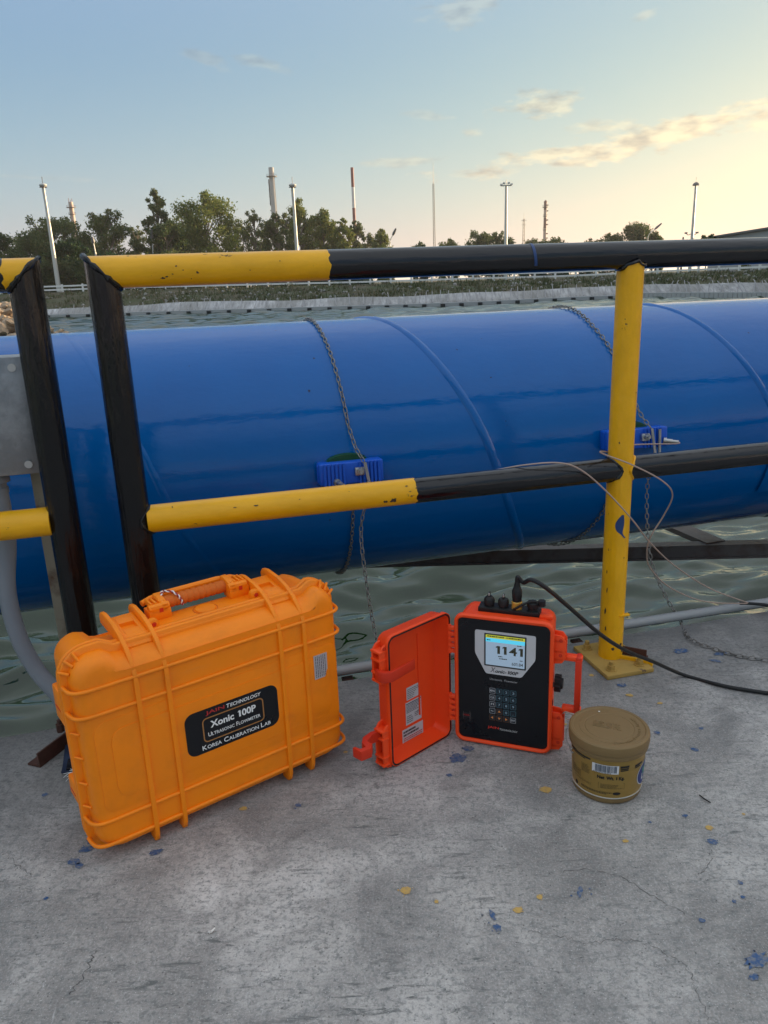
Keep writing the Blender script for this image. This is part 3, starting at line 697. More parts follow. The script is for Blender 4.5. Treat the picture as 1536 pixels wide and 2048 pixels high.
mb.loft([[p + np.array([-.022, 0, 0]), p + np.array([.03, .0, .002]), p + np.array([.03, 0, .005]), p + np.array([-.022, 0, .003])] for p in smooth_path(pts, 5)]); mb.shift(o_).build('webbing', Mat('dark_blue_webbing', (.008, .018, .05), .8).m, bt)
mb = MB(); q = random.Random(3)
for i in range(7):
    s = ONZ(160, 1548, .004); e = ONZ(128 + q.uniform(-4, 8), 1548 + q.uniform(-6, 18), .003); m_ = (s + e) / 2 + [q.uniform(-.01, .01), q.uniform(-.012, .012), .006]
    mb.tube(smooth_path([s, m_, e], 5), .0006, 4)
mb.shift(o_).build('thread', M['print_white'], bt)

# ------------------------------------------------------------------ transducers, chains, wires
def transducer(u, th, label, seed, half=.088):
    t = math.radians(th); out = (-NR * math.cos(t) + np.array([0, 0, 1]) * math.sin(t)); loc = PC + DR * u + out * PR
    zz = np.cross(DR, -out); m = Matrix.Identity(4)
    for i in range(3): m[i][0] = DR[i]; m[i][1] = -out[i]; m[i][2] = zz[i]; m[i][3] = loc[i]
    root = thing('flow_transducer', label, 'transducer', group='blue clamp-on transducers chained to the pipe'); root.matrix_world = m
    mb = MB(); mb.box((0, -.019, 0), (half * 2, .046, .060), .005, 3); mb.build('housing', M['tr_blue'], root)
    for sd in (-1, 1):
        for k in range(6):
            mb = MB(); x = sd * (.022 + k * .0105)
            if abs(x) > half - .006: continue
            mb.prism(rrect(.0062, .058, .003), lambda a, b, c: (a + x, c, b), -.0415, -.048); mb.build('rib', M['tr_blue'], root)
    mb = MB(); mb.prism(rrect(.014, .05, .004), lambda a, b, c: (c, -.02 + a, b), -half - .003, -half + .002); mb.build('end_cap', M['tr_blue'], root)
    mb = MB(); L = []
    for i in range(17):
        f = -1 + i / 8; hgt = .026 + .020 * max(0, 1 - f * f) ** .6; x = -.005 + f * .058
        L.append([(x, -.012, .02), (x, -.012, hgt), (x, -.003, hgt + .003), (x, .004, hgt + .002), (x, .004, .02)])
    mb.loft(L); mb.build('coupling_pad', M['gel'], root)
    mb = MB(); mb.box((.02, -.048, .004), (.026, .010, .022), .002); mb.cyl((.020, -.050, .006), (.020, -.064, .006), .0085, n=16); mb.cyl((.020, -.062, .006), (.020, -.072, .006), .005, n=12); mb.build('chain_clamp', M['steel'], root)
    mb = MB(); mb.loft([[(.028 + .012 * f, -.060 - .002, .030 - .075 * f), (.036 + .012 * f, -.062, .030 - .075 * f), (.036 + .012 * f, -.065, .03 - .075 * f), (.028 + .012 * f, -.065, .03 - .075 * f)] for f in (0, .5, 1)]); mb.build('hook_plate', M['steel'], root)
    return root, m
tr1, m1 = transducer(-.198, 2.4, 'blue ribbed transducer chained to the pipe left of the yellow post', 1)
tr2, m2 = transducer(.668, 4.6, 'blue ribbed transducer partly hidden behind the yellow post', 2, .10)
def connector(root, x, z, d, L=.03):
    d = Vector(d).normalized(); p = Vector((x, -.044, z)); mb = MB()
    mb.cyl(p, p + d * .008, .0098, n=16); mb.cyl(p + d * .008, p + d * (.008 + L * .5), .0068, n=14); mb.cyl(p + d * (.008 + L * .5), p + d * (.008 + L), .0052, n=12); mb.build('connector', M['steel'], root); return p + d * (.008 + L)
e1 = m1 @ connector(tr1, -.045, -.020, (.35, -1, -.1))
e2 = m2 @ connector(tr2, .085, -.012, (.8, -.55, -.12), .034)
mb = MB(); mb.cyl((.066, -.052, .024), (.066, -.052, -.045), .0045, n=12); mb.build('bolt', M['steel'], tr2)

def link_mesh(L=.0205, W=.0125, r=.00155, n=14, k=6):
    s = MB(); rad = W / 2 - r; hl = L / 2 - W / 2; pts = []
    for i in range(n):
        a = 2 * PI * i / n; pts.append(Vector((math.cos(a) * rad + (hl if math.cos(a) > 0 else -hl), math.sin(a) * rad, 0)))
    vs = []; fs = []
    for i, p in enumerate(pts):
        t = (pts[(i + 1) % n] - pts[i - 1]).normalized(); nn = Vector((t.y, -t.x, 0))
        for j in range(k): b = 2 * PI * j / k; vs.append(p + (nn * math.cos(b) + Vector((0, 0, 1)) * math.sin(b)) * r)
    for i in range(n):
        for j in range(k): fs.append((i * k + j, i * k + (j + 1) % k, ((i + 1) % n) * k + (j + 1) % k, ((i + 1) % n) * k + j))
    s.add(vs, fs); o = s.build('chain_link', M['chain']); return o
_lk = link_mesh()
def chain(path, label, pitch=.0155, nrm=None, seed=0):
    P = [np.array(p, float) for p in path]; d = [0]
    for a, b in zip(P, P[1:]): d.append(d[-1] + np.linalg.norm(b - a))
    def at(s):
        for i in range(len(P) - 1):
            if s <= d[i + 1] or i == len(P) - 2: f = (s - d[i]) / max(1e-9, d[i + 1] - d[i]); return P[i] * (1 - f) + P[i + 1] * f
    root = thing('chain', label, 'chain', tuple(P[0]), group='steel chains round the pipe'); q = random.Random(seed)
    nl = int(d[-1] / pitch)
    for i in range(nl):
        a = at(i * pitch); b = at((i + 1) * pitch); c = (a + b) / 2; t = Vector(b - a).normalized()
        nn = Vector(nrm(c)) if nrm else Vector(-NR)
        y = nn.cross(t).normalized(); z = t.cross(y); ang = (PI / 4 if i % 2 else -PI / 4) + q.uniform(-.15, .15)
        R_ = Matrix((t, y, z)).transposed() @ Matrix.Rotation(ang, 3, 'X')
        o = _lk.copy() if i or chain.used else _lk
        if o is not _lk: COL.objects.link(o)
        chain.used = True
        o.parent = root; o.rotation_euler = R_.to_euler(); o.location = Vector(c - P[0])
    return root
chain.used = False
def pnorm(c): w = np.array(c) - PC; w = w - DR * (w @ DR); return w / np.linalg.norm(w)
pth = [on_pipe(-.212 + .03 * max(0, (80 - th) / 80) , th, .006) for th in range(112, 16, -4)] + [on_pipe(-.181, 11, .03), np.array(m1 @ Vector((.030, -.064, .030)))]
chain(pth, 'steel chain over the pipe down to the left transducer', nrm=pnorm, seed=1)
pth = [on_pipe(.640 + .06 * max(0, (60 - th) / 60), th, .006) for th in range(112, 20, -4)] + [on_pipe(.69, 13, .03), np.array(m2 @ Vector((.030, -.064, .030)))]
chain(pth, 'steel chain over the pipe passing behind the yellow post', nrm=pnorm, seed=2)
pth = [on_pipe(-.19, th, .006) for th in range(-14, -120, -5)]
chain(pth, 'dark chain wrapping under the pipe below the left transducer', nrm=pnorm, seed=3)
pth = [on_pipe(.62 - .06 * max(0, (-th - 30) / 60), th, .006) for th in range(-20, -120, -5)]
chain(pth, 'dark chain wrapping under the pipe by the yellow post', nrm=pnorm, seed=4)
hk1 = np.array(m1 @ Vector((.042, -.064, -.046))); hk2 = np.array(m2 @ Vector((.042, -.064, -.046)))
pth = smooth_path([hk1, ONP(722, 1060, 1.955), ONP(735, 1180, 1.90), ONP(750, 1265, 1.855), ONP(762, 1318, 1.80), UP(.43, 1.74, .008), ONZ(770, 1400, .006)], 12)
chain(pth, 'chain tail hanging from the left transducer to behind the open lid', seed=5)
pth = smooth_path([hk2, ONP(1294, 980, 1.98), ONP(1300, 1110, 1.94), ONP(1330, 1190, 1.88), ONP(1360, 1240, 1.82), ONZ(1378, 1276, .008), ONZ(1430, 1298, .006), ONZ(1490, 1314, .006), ONZ(1545, 1322, .006), ONZ(1640, 1345, .006), ONZ(1760, 1352, .006), ONZ(1900, 1340, .006)], 12)
chain(pth, 'chain tail hanging from the right transducer down onto the deck', seed=6)

def cable(name, pts, r, mat, label, cat='cable', n=8, sm=8):
    mb = MB(); mb.tube(smooth_path(pts, sm), r, n); return tag(mb.build(name, mat), label, cat)
def onrail(x, y, dz=.0): # resting on the front/top of the mid rail
    P = ONP(x, y, RP - RR - .002); return P + [0, 0, dz]
J = ONZ(1500, 1207, .03)
cable('coax_wire', [np.array(e1), np.array(m1 @ Vector((.02, -.085, -.035))), ONP(800, 965, 1.9), ONP(960, 945, RP + .06), ONP(1050, 930, RP - RR * .2), ONP(1120, 926, RP - RR - .002), ONP(1165, 942, RP - RR - .01), ONP(1215, 985, RP - RR - .016), ONP(1265, 1040, RP - RR - .012), ONP(1300, 1085, 1.68), ONP(1350, 1132, 1.76), ONP(1420, 1177, 1.79), J], .0019, M['coax'], 'thin tan wire from the left transducer over the middle rail', 'wire')
cable('coax_wire', [np.array(e2), np.array(e2) + [-.02, -.03, .002], ONP(1265, 890, RP + .12), ONP(1225, 903, RP + .05), ONP(1201, 903, RP - RR - .002), ONP(1212, 910, RP - RR - .006), ONP(1265, 930, RP - RR - .02), ONP(1325, 962, RP - .05), ONP(1345, 990, RP - .02), ONP(1328, 1030, RP + .02), ONP(1303, 1070, 1.70), ONP(1294, 1100, 1.72), ONP(1300, 1135, 1.74), ONP(1340, 1175, 1.77), ONP(1410, 1203, 1.79), J], .0019, M['coax'], 'thin tan wire looping in front of the yellow post from the right transducer', 'wire')
cable('joint_cable', [J + [-.03, 0, 0.002], J, J + [.05, -.01, -.004], ONZ(1560, 1222, .018), ONZ(1640, 1245, .006), ONZ(1800, 1290, .0055), ONZ(2100, 1330, .0055), ONZ(2500, 1300, .0055)], .005, M['cable'], 'black cable joint where the two tan wires meet at the right edge', 'cable')

# ------------------------------------------------------------------ big orange carrying case
def bevpoly(mb, poly, fn, t0, t1, off=.0012, seg=2, mi=0):
    b = bmesh.new(); n = len(poly); A = [b.verts.new(fn(x, y, t0)) for x, y in poly]; B = [b.verts.new(fn(x, y, t1)) for x, y in poly]
    b.faces.new(A[::-1]); b.faces.new(B)
    for i in range(n): b.faces.new((A[i], A[(i + 1) % n], B[(i + 1) % n], B[i]))
    es = [e for e in b.edges if (e.verts[0] in A) == (e.verts[1] in A)]
    bmesh.ops.bevel(b, geom=es, offset=off, segments=seg, affect='EDGES', profile=.5, clamp_overlap=True)
    return mb.bm(b, mi)
case = thing('carrying_case', 'large orange hard plastic carrying case standing on its side', 'case', (-.349, 1.357, 0), .628); case.scale = (1.03, 1.03, 1.03)
CW, CH, CZ = .516, .376, .203
def sstep(a, b, x): t = min(1, max(0, (x - a) / (b - a))); return t * t * (3 - 2 * t)
def shell(profile, sgn, w=CW, h=CH, r=.042, drop0=.012, drop1=.012, dmax=.05):
    rings = []
    for ins, dep in profile:
        ring = []
        for x, z in rrect(w - 2 * ins, h - 2 * ins, max(.008, r - ins * .6), 0, CZ, 8, 26):
            wt = (1 - sstep(.185, .212, abs(x - .009))) * sstep(CZ + h * .40, CZ + h * .47, z)
            ring.append((x, sgn * dep, z - wt * (drop0 + drop1 * dep / dmax)))
        rings.append(ring)
    mb = MB(); mb.loft(rings, True, True, True); return mb
pf = [(0, .008), (.0015, .028), (.004, .038), (.008, .0445), (.013, .0485), (.020, .0500), (.030, .0503)]
shell(pf, -1).build('front_shell', M['orange'], case, ang=50)
pr = [(0, .008), (.003, .085), (.006, .104), (.011, .116), (.019, .124), (.030, .126)]
shell(pr, 1, CW - .004, CH - .004, .042, .020, .006, .126).build('rear_shell', M['orange'], case, ang=50)
for y0, y1 in ((-.011, -.0012), (.0012, .012)):
    mb = MB(); ring = lambda w, h, r, y: [(x, y, z - (1 - sstep(.19, .205, abs(x - .009))) * sstep(.36, .38, z) * .012) for x, z in rrect(w, h, r, 0, CZ, 8, 20)]
    mb.loft([ring(.536, .394, .05, y0 + .0), ring(.540, .398, .052, y0 + .0018), ring(.540, .398, .052, y1 - .0018), ring(.536, .394, .05, y1)]); mb.build('rim', M['orange'], case, ang=50)
mb = MB(); ring = lambda w, h, r, y: [(x, y, z - (1 - sstep(.19, .205, abs(x - .009))) * sstep(.36, .38, z) * .012) for x, z in rrect(w, h, r, 0, CZ, 8, 20)]
mb.loft([ring(.532, .39, .05, -.0012), ring(.532, .39, .05, .0012)]); mb.build('seam', M['black_rubber'], case)
mb = MB(); bevpoly(mb, rrect(.486, .178, .022, .004, .186), lambda x, z, y: (x, y, z), -.049, -.0510, .0006); 
bevpoly(mb, rrect(.442, .136, .024, .008, .186), lambda x, z, y: (x, y, z), -.050, -.0522, .0007); mb.build('front_panel', M['orange'], case, ang=25)
FIN = [(.104, .386), (.106, .400), (.098, .409), (.080, .412), (.035, .408), (.004, .399), (-.022, .385), (-.042, .366), (-.0535, .346), (-.0562, .325), (-.0562, .040), (-.0555, .020), (-.050, .004), (-.044, 0.0), (-.026, .0), (-.020, .010), (-.020, .02),
       (-.044, .024), (-.048, .045), (-.048, .322), (-.040, .345), (-.020, .366), (.004, .378), (.035, .382)]
for x in (-.158, -.104, .122, .175):
    mb = MB(); bevpoly(mb, FIN, lambda a, b, t: (x + t, a, b), -.0042, .0042, .0018, 3); mb.build('vertical_rib', M['orange'], case, ang=45)
    mb = MB(); mb.box((x, .075, .011), (.008, .06, .022), .002); mb.build('foot', M['orange'], case)
for z in (.339, .291, .083, .037):
    pts = [(-.2665, -.008, z), (-.2655, -.024, z), (-.262, -.038, z), (-.253, -.047, z), (-.236, -.0508, z), (-.20, -.0515, z)] + [(x, -.0515, z) for x in np.linspace(-.15, .17, 9)] + [(.20, -.0515, z), (.236, -.0508, z), (.253, -.047, z), (.262, -.038, z), (.2655, -.024, z), (.2665, -.008, z)]
    mb = MB(); mb.tube(smooth_path(pts, 4), .0036, 10); mb.build('horizontal_rib', M['orange'], case, ang=80)
mb = MB(); mb.box((.010, .030, .371), (.222, .085, .024), .004, 3); mb.build('top_deck', M['orange'], case)
for cx in (-.131, .1485):
    mb = MB(); hw = .0225
    full = [(-.013, .352), (-.015, .378), (-.006, .388), (.078, .401), (.086, .397), (.086, .376), (.0, .360)]
    notch = [(-.013, .352), (-.015, .378), (-.006, .388), (.028, .3932), (.028, .387), (.050, .390), (.050, .3966), (.078, .401), (.086, .397), (.086, .376), (.0, .360)]
    bevpoly(mb, full, lambda a, b, t: (cx + t, a, b), -hw, -.0135, .0008); bevpoly(mb, full, lambda a, b, t: (cx + t, a, b), .0135, hw, .0008)
    mb.prism(notch, lambda a, b, t: (cx + t, a, b), -.0135, .0135)
    lt = mb.build('latch', M['orange'], case, ang=40)
    mb = MB(); mb.cyl((cx - .024, .080, .388), (cx + .024, .080, .388), .006, n=12); mb.build('hinge_pin', M['orange_dark'], lt)
for x in (-.094, .111):
    mb = MB(); bevpoly(mb, rrect(.020, .022, .007, x, .392), lambda a, b, t: (a, t, b), .012, .024, .0012); lg = mb.build('padlock_lug', M['orange'], case)
    mb = MB(); mb.cyl((x + .001, .0119, .394), (x + .001, .0112, .394), .0042, n=14); mb.build('lug_hole', M['red_dark'], lg)
mb = MB(); mb.lathe([(0.0001, .003), (.0195, .003), (.0205, .0015), (.0205, 0)], 32, (.017, .040, .3828)); pv = mb.build('pressure_cap', M['orange'], case)
mb = MB(); mb.lathe([(.0222, .0), (.0228, .0012), (.0238, .0012), (.0242, 0)], 32, (.017, .040, .3828)); mb.build('cap_ring', M['orange_dark'], pv)
# handle
hd = MB(); 
for sx, x in ((-1, -.066), (1, .096)):
    mb = MB(); mb.box((x, .066, .392), (.042, .032, .020), .002); mb.box((x, .060, .403), (.034, .020, .016), .002)
    for k in range(4): mb.box((x - .013 + k * .0087, .074, .410), (.0042, .030, .010), .001)
    mt_ = mb.build('handle_mount', M['orange'], case)
    mb = MB(); mb.box((x + .002, .0495, .401), (.007, .001, .008)); mb.build('mount_slot', M['red_dark'], mt_)
grip = MB(); L = []
for i in range(45):
    f = i / 44; x = -.052 + .132 * f; r = .0112 - (.0012 if (i % 4 == 0 and 4 < i < 40) else 0) - .001 * abs(f - .5)
    L.append([(x, .080 + 1.30 * r * math.cos(2 * PI * j / 16), .4015 + 1.12 * r * math.sin(2 * PI * j / 16)) for j in range(16)])
grip.loft(L); hg = grip.build('handle_grip', M['orange_dark'], case)
for sx, x in ((-1, -.056), (1, .083)):
    mb = MB(); poly = [(.050, .396), (.050, .411), (.078, .4185), (.096, .4185), (.102, .409), (.100, .398), (.085, .396), (.060, .392)]
    bevpoly(mb, poly, lambda a, b, t: (x + t, a, b), -.0065, .0065, .0018); mb.cyl((x - sx * .009, .057, .405), (x + sx * .03, .057, .405), .0075, n=14); mb.build('handle_arm', M['orange'], case)
bar_ = MB(); bar_.tube([(-.085, .096, .404), (-.066, .100, .408), (-.04, .101, .411), (.07, .101, .411), (.10, .100, .408), (.112, .096, .404)], .006, 10); bar_.build('handle_bar', M['orange'], case)
# left end hardware and ticks
for zc, hh in ((.282, .066), (.110, .040)):
    mb = MB(); mb.box((-.2615, .045, zc), (.014, .050, hh), .004); sb = mb.build('end_lug', M['orange'], case)
    mb = MB(); mb.box((-.2685, .045, zc - .005), (.0012, .030, .003)); mb.build('lug_slot', M['red_dark'], sb)
    mb = MB(); mb.box((.2615, .045, zc), (.014, .050, hh), .004); mb.build('end_lug', M['orange'], case)
for a in (115, 135, 158, 65, 45, 22):
    r0, r1 = .036, .053; ca, sa = math.cos(math.radians(a)), math.sin(math.radians(a)); ox = (-1 if ca < 0 else 1) * .222; oz = .350
    mb = MB(); mb.tube([(ox + r0 * ca, -.020, oz + r0 * sa), (ox + r1 * ca * .98, -.012, oz + r1 * sa * .98)], [.0030, .0026], 8); mb.build('corner_rib', M['orange'], case)
for z in (.253, .206, .155, .108):
    for sx in (-1, 1): mb = MB(); mb.tube([(sx * .2565, -.028, z), (sx * .2665, -.012, z)], [.0022, .0022], 6); mb.build('edge_tick', M['orange'], case)
fc = lambda off: (lambda x, z: (x, -.0522 - off, z))
LX, LZ = .0115, .187
mb = MB(); bevpoly(mb, rrect(.190, .088, .017, LX, LZ), lambda x, z, y: (x, y, z), -.0521, -.0530, .0003, 1); plq = mb.build('name_label', M['panel_black'], case)
fo = lambda o: (lambda x, z: (x, -.0531 - o, z))
def ringmesh(w, h, r, t, cx, cz, fn, n=5):
    A = rrect(w, h, r, cx, cz, n); B = rrect(w - 2 * t, h - 2 * t, max(.0005, r - t), cx, cz, n); k = len(A); mb = MB(); mb.add([fn(*p) for p in A + B], [(i, (i + 1) % k, k + (i + 1) % k, k + i) for i in range(k)]); return mb
ringmesh(.126, .050, .009, .0024, LX + .0005, .188, fo(.0002)).build('label_border', M['print_bronze'], plq, smooth=False)
def lay(mb, o=None, name='lettering', mat=None, parent=None): return mb.build(name, mat, parent, smooth=False)
place2d(runs2d([('JAIN', 1, .02, .0)], .05), LX - .035, .2215, fo(.0002), width=.038, height=.0095).build('lettering', M['print_red'], plq, smooth=False)
place2d(runs2d([('T', 1.0, .02, .15), ('ECHNOLOGY', .9, .02, .15)], .04), LX + .024, .2218, fo(.0002), width=.072, height=.0082).build('lettering', M['print_white'], plq, smooth=False)
place2d(runs2d([('Xonic', 1, .03, 0), (' ', 1.3, 0, 0), ('100P', 1, .03, 0)], .05), LX + .0, .1965, fo(.0002), width=.094, height=.0145).build('lettering', M['print_white'], plq, smooth=False)
place2d(smallcaps('Ultrasonic Flowmeter', 1, .012), LX + .001, .1775, fo(.0002), width=.108, height=.0085).build('lettering', M['print_white'], plq, smooth=False)
place2d(smallcaps('Korea Calibration Lab', 1, .012), LX + .004, .1540, fo(.0002), width=.142, height=.0098).build('lettering', M['print_white'], plq, smooth=False)
mb = MB(); pts = [(.193, .258), (.224, .258), (.2235, .221), (.2215, .2195), (.217, .206), (.193, .206)]
mb.prism(pts, lambda x, z, y: (x, y, z), -.0505, -.0528); stk = mb.build('asset_sticker', M['silver_sticker'], case, smooth=False)
def printlines(rects, fn, nx=1):
    mb = MB()
    for (x0, z0, x1, z1) in rects:
        k = max(1, nx); 
        for i in range(k):
            a = x0 + (x1 - x0) * i / k; b = x0 + (x1 - x0) * (i + 1) / k; mb.add([fn(a, z0), fn(b, z0), fn(b, z1), fn(a, z1)], [(0, 1, 2, 3)])
    return mb
def fine_print(x0, z0, x1, z1, rows, seed, fill=.55, vertical=False, lo=.15):
    q = random.Random(seed); R_ = []
    for i in range(rows):
        if vertical:
            xa = x0 + (x1 - x0) * (i + .2) / rows; xb = xa + (x1 - x0) / rows * fill; z = z0
            while z < z1 - .0005: l = q.uniform(.002, .007); R_.append((xa, z, xb, min(z1, z + l))); z += l + q.uniform(.0006, .0015)
            continue
        za = z1 - (z1 - z0) * (i + .8) / rows; zb = za + (z1 - z0) / rows * fill; x = x0; xe = x1 - (x1 - x0) * (q.uniform(lo, .5) if q.random() < .35 else 0)
        while x < xe - .0004: l = q.uniform(.0012, .0045); R_.append((x, za, min(xe, x + l), zb)); x += l + q.uniform(.0005, .001)
    return R_
fs_ = lambda x, z: (x, -.0530, z)
printlines(fine_print(.1955, .209, .2215, .256, 6, 3, .35, True), fs_).build('fine_print', M['print_grey'], stk, smooth=False)
# twisted red and white string on the handle
cw = case.matrix_world if False else (Matrix.Translation(case.location) @ Matrix.Rotation(.628, 4, 'Z') @ Matrix.Scale(1.03, 4))
strg = thing('twisted_string', 'red and white twisted string tied round the case handle', 'string', tuple(cw @ Vector((-.038, .085, .42))), .628)
loop = smooth_path([(-.046, .070, .398), (-.052, .074, .414), (-.048, .086, .4195), (-.040, .094, .418), (-.030, .079, .4195), (-.022, .069, .412), (-.018, .066, .402), (-.016, .066, .392)], 9)
for ph, mt_ in ((0, Mat('red_thread', (.32, .02, .03), .8).m), (PI, M['print_white'])):
    pts = []
    for i, p in enumerate(loop):
        t = np.array(loop[min(i + 1, len(loop) - 1)]) - np.array(loop[max(i - 1, 0)]); t /= np.linalg.norm(t); a = np.cross(t, [0, 1, 0.2]); a /= np.linalg.norm(a); b = np.cross(t, a)
        w = i * .75 + ph; pts.append(np.array(p) + (a * math.cos(w) + b * math.sin(w)) * .0014 - np.array([-.038, .085, .42]))
    mb = MB(); mb.tube(pts, .0014, 6); mb.build('strand', mt_, strg)

# ------------------------------------------------------------------ flow meter
mt = thing('flow_meter', 'orange red flow meter case standing open with black keypad panel', 'flow meter', (.242, 1.481, 0), -.358)
MW, MH, MZ = .212, .310, .158
mb = MB(); A = lambda w, h, r, y: [(x, y, z) for x, z in rrect(w, h, r, 0, MZ, 8, 4)]
mb.loft([A(.196, .293, .012, .0015), A(.1975, .2945, .013, -.004), A(.201, .298, .015, -.0055), A(.208, .306, .018, -.005), A(.2125, .3105, .020, -.0015), A(.2125, .3105, .02, .006), A(.208, .306, .02, .010), A(.200, .298, .02, .0102)], True, False, False); mb.build('rim', M['red'], mt, ang=50)
mb = MB(); mb.loft([A(.203, .301, .02, .009), A(.200, .298, .02, .070), A(.196, .294, .02, .088), A(.186, .284, .02, .094)]); mb.build('body', M['red'], mt, ang=50)
mb = MB(); bevpoly(mb, rrect(.1965, .2935, .012, 0, MZ, 5), lambda x, z, y: (x, y, z), .003, .0005, .0005, 1); pn = mb.build('front_panel', M['panel_black'], mt)
f0 = lambda o: (lambda x, z: (x, .0005 - o, z))
def rpoly(pts, r=.006, n=4):
    out = []; k = len(pts)
    for i in range(k):
        p, a, b = Vector(pts[i]), Vector(pts[i - 1]), Vector(pts[(i + 1) % k]); u = (a - p).normalized(); v = (b - p).normalized()
        s, e = p + u * r, p + v * r
        for j in range(n + 1): t = j / n; q = s * (1 - t) ** 2 + p * 2 * t * (1 - t) + e * t * t; out.append((q.x, q.y))
    return out
mb = MB(); mb.prism(rpoly([(-.061, .279), (.069, .279), (.069, .223), (.040, .178), (-.037, .178), (-.061, .225)], .005), lambda x, z, y: (x, y, z), .0006, -.0004); bz_ = mb.build('bezel', M['white_bezel'], mt, smooth=False)
mb = ringmesh(.090, .077, .002, .0032, .0045, .2355, lambda x, z: (x, -.0010, z)); mb.build('screen_frame', M['lcd_frame'], bz_, smooth=False)
mb = MB(); mb.prism(rrect(.0838, .0708, .001, .0045, .2355), lambda x, z, y: (x, y, z), -.0003, -.0008); scn = mb.build('screen', M['lcd'], mt, smooth=False)
fsn = lambda o: (lambda x, z: (x, -.0008 - o, z))
printlines([(-.0373, .2635, .0463, .2708)], fsn(.0001)).build('status_strip', M['lcd_yellow'], scn, smooth=False)
printlines([(-.0373, .2545, .0463, .2634)], fsn(.0001)).build('menu_strip', M['lcd_cyan'], scn, smooth=False)
mb = place2d(text2d('1141', 1, .02, 0, 1.08), .0135, .2375, fsn(.0002), width=.058, height=.0195)
for v_, f_ in ((place2d(text2d('601.84', 1, .01), .031, .2085, fsn(.0002), width=.024, height=.0075)), None), : mb.add(v_.v, v_.f)
for r_ in (fine_print(-.034, .2655, .002, .2690, 1, 5, .8, lo=0), fine_print(-.035, .2570, -.027, .2600, 1, 6, .8), fine_print(-.010, .2205, .001, .2235, 1, 7, .8), fine_print(-.008, .2155, .024, .2185, 1, 8, .8), fine_print(.036, .2165, .042, .2190, 1, 9, .8), fine_print(.030, .2505, .042, .2530, 1, 4, .8), fine_print(.006, .2655, .043, .2690, 1, 15, .8, lo=0)):
    x = printlines(r_, fsn(.0002)); mb.add(x.v, x.f)
mb.build('reading', M['lcd_ink'], scn, smooth=False)
place2d(runs2d([('onic-100P', 1, .03, .25)], .05), .0085, .1865, lambda x, z: (x, -.0006, z), width=.050, height=.0085).build('lettering', M['print_black'], bz_, smooth=False)
place2d(text2d('X', 1, .01, .25), -.0215, .1885, lambda x, z: (x, -.0006, z), width=.0115, height=.0120).build('lettering', M['print_grey'], bz_, smooth=False)
fp = lambda x, z: (x, .0003, z)
place2d(text2d('Ultrasonic  Flowmeter', 1, .0, 0, 1.1), .0015, .1655, fp, width=.060, height=.0048).build('lettering', Mat('pale_print', (.42, .42, .43), .5).m, pn, smooth=False)
place2d(runs2d([('JAIN', 1, .02, .0)], .05), -.0205, .0455, fp, width=.025, height=.0072).build('lettering', Mat('bright_red_print', (.62, .035, .02), .5).m, pn, smooth=False)
place2d(runs2d([('T', 1., .01, .1), ('ECHNOLOGY', .85, .01, .1)], .04), .0135, .0445, fp, width=.040, height=.0052).build('lettering', Mat('pale_print', (.50, .50, .50), .5).m, pn, smooth=False)
KEYS = [['MENU', '1', '2', '3'], ['CLR', '4', '5', '6'], ['F1', '7', '8', '9'], ['+/-', 'U', '0', '.'], ['L', 'D', 'R', 'ENT']]
for r in range(5):
    for c in range(4):
        kx = -.0225 + c * .0152; kz = .1375 - r * .0166; t = KEYS[r][c]; w = .0128; hh = .0132
        kind = 'o' if t in 'ULDR' else ('w' if c == 0 or t == 'ENT' else 't')
        mb = MB(); mb.prism(rrect(w, hh, .0015, kx, kz, 3), lambda x, z, y: (x, y, z), .0006, .0002); kb = mb.build('key', M['key_dark'], mt, smooth=False)
        pm_ = {'o': M['print_orange'], 'w': M['print_white'], 't': M['print_teal']}[kind]; fk = lambda x, z: (x, .0001, z)
        ringmesh(w, hh, .0015, .0009 if kind != 'o' else .0005, kx, kz, fk, 3).build('key_outline', {'o': Mat('brown_print', (.18, .07, .02), .5).m, 'w': Mat('dim_print', (.34, .35, .37), .5).m, 't': M['print_teal']}[kind], kb, smooth=False)
        if kind == 'o':
            a = {'U': 90, 'L': 180, 'D': 270, 'R': 0}[t]; tri = [(kx + .0036 * math.cos(math.radians(a + d)), kz + .0036 * math.sin(math.radians(a + d))) for d in (0, 120, 240)]
            mb = MB(); mb.add([fk(*p) for p in tri], [(0, 1, 2)])
        else:
            mb = place2d(text2d(t, 1, .01), kx, kz - (.003 if t == '.' else 0), fk, width={'MENU': .0100, 'CLR': .0085, 'ENT': .009, 'F1': .006, '+/-': .0075, '1': .0026, '.': .0012}.get(t, .0042), height=.0056 if len(t) == 1 and t != '.' else (.0012 if t == '.' else .0046))
        mb.build('legend', M['print_orange'] if kind == 'o' else (Mat('soft_white_print', (.6, .62, .64), .5).m if kind == 'w' else Mat('blue_grey_print', (.26, .40, .48), .5).m), kb, smooth=False)
px_ = ONV(frame(.242, 1.481, -.358), 934, 1430)
mb = MB(); x = place2d(text2d('POWER', 1, .01), px_[0] - .001, px_[2], fp, width=.013, height=.004); mb.add(x.v, x.f); mb.build('power_mark', M['print_red'], pn, smooth=False)
mb = ringmesh(.0165, .010, .002, .0006, px_[0] - .001, px_[2], fp, 3)
q = random.Random(2)
for (sx, h0) in ((-.0085, .018), (.0062, .024), (.0080, .016)):
    a = printlines([(px_[0] + sx, px_[2] - h0 * .6, px_[0] + sx + .0007, px_[2] + h0 * .5)], fp); mb.add(a.v, a.f)
mb.build('scuff', Mat('scuff_grey', (.10, .085, .08), .7).m, pn, smooth=False)
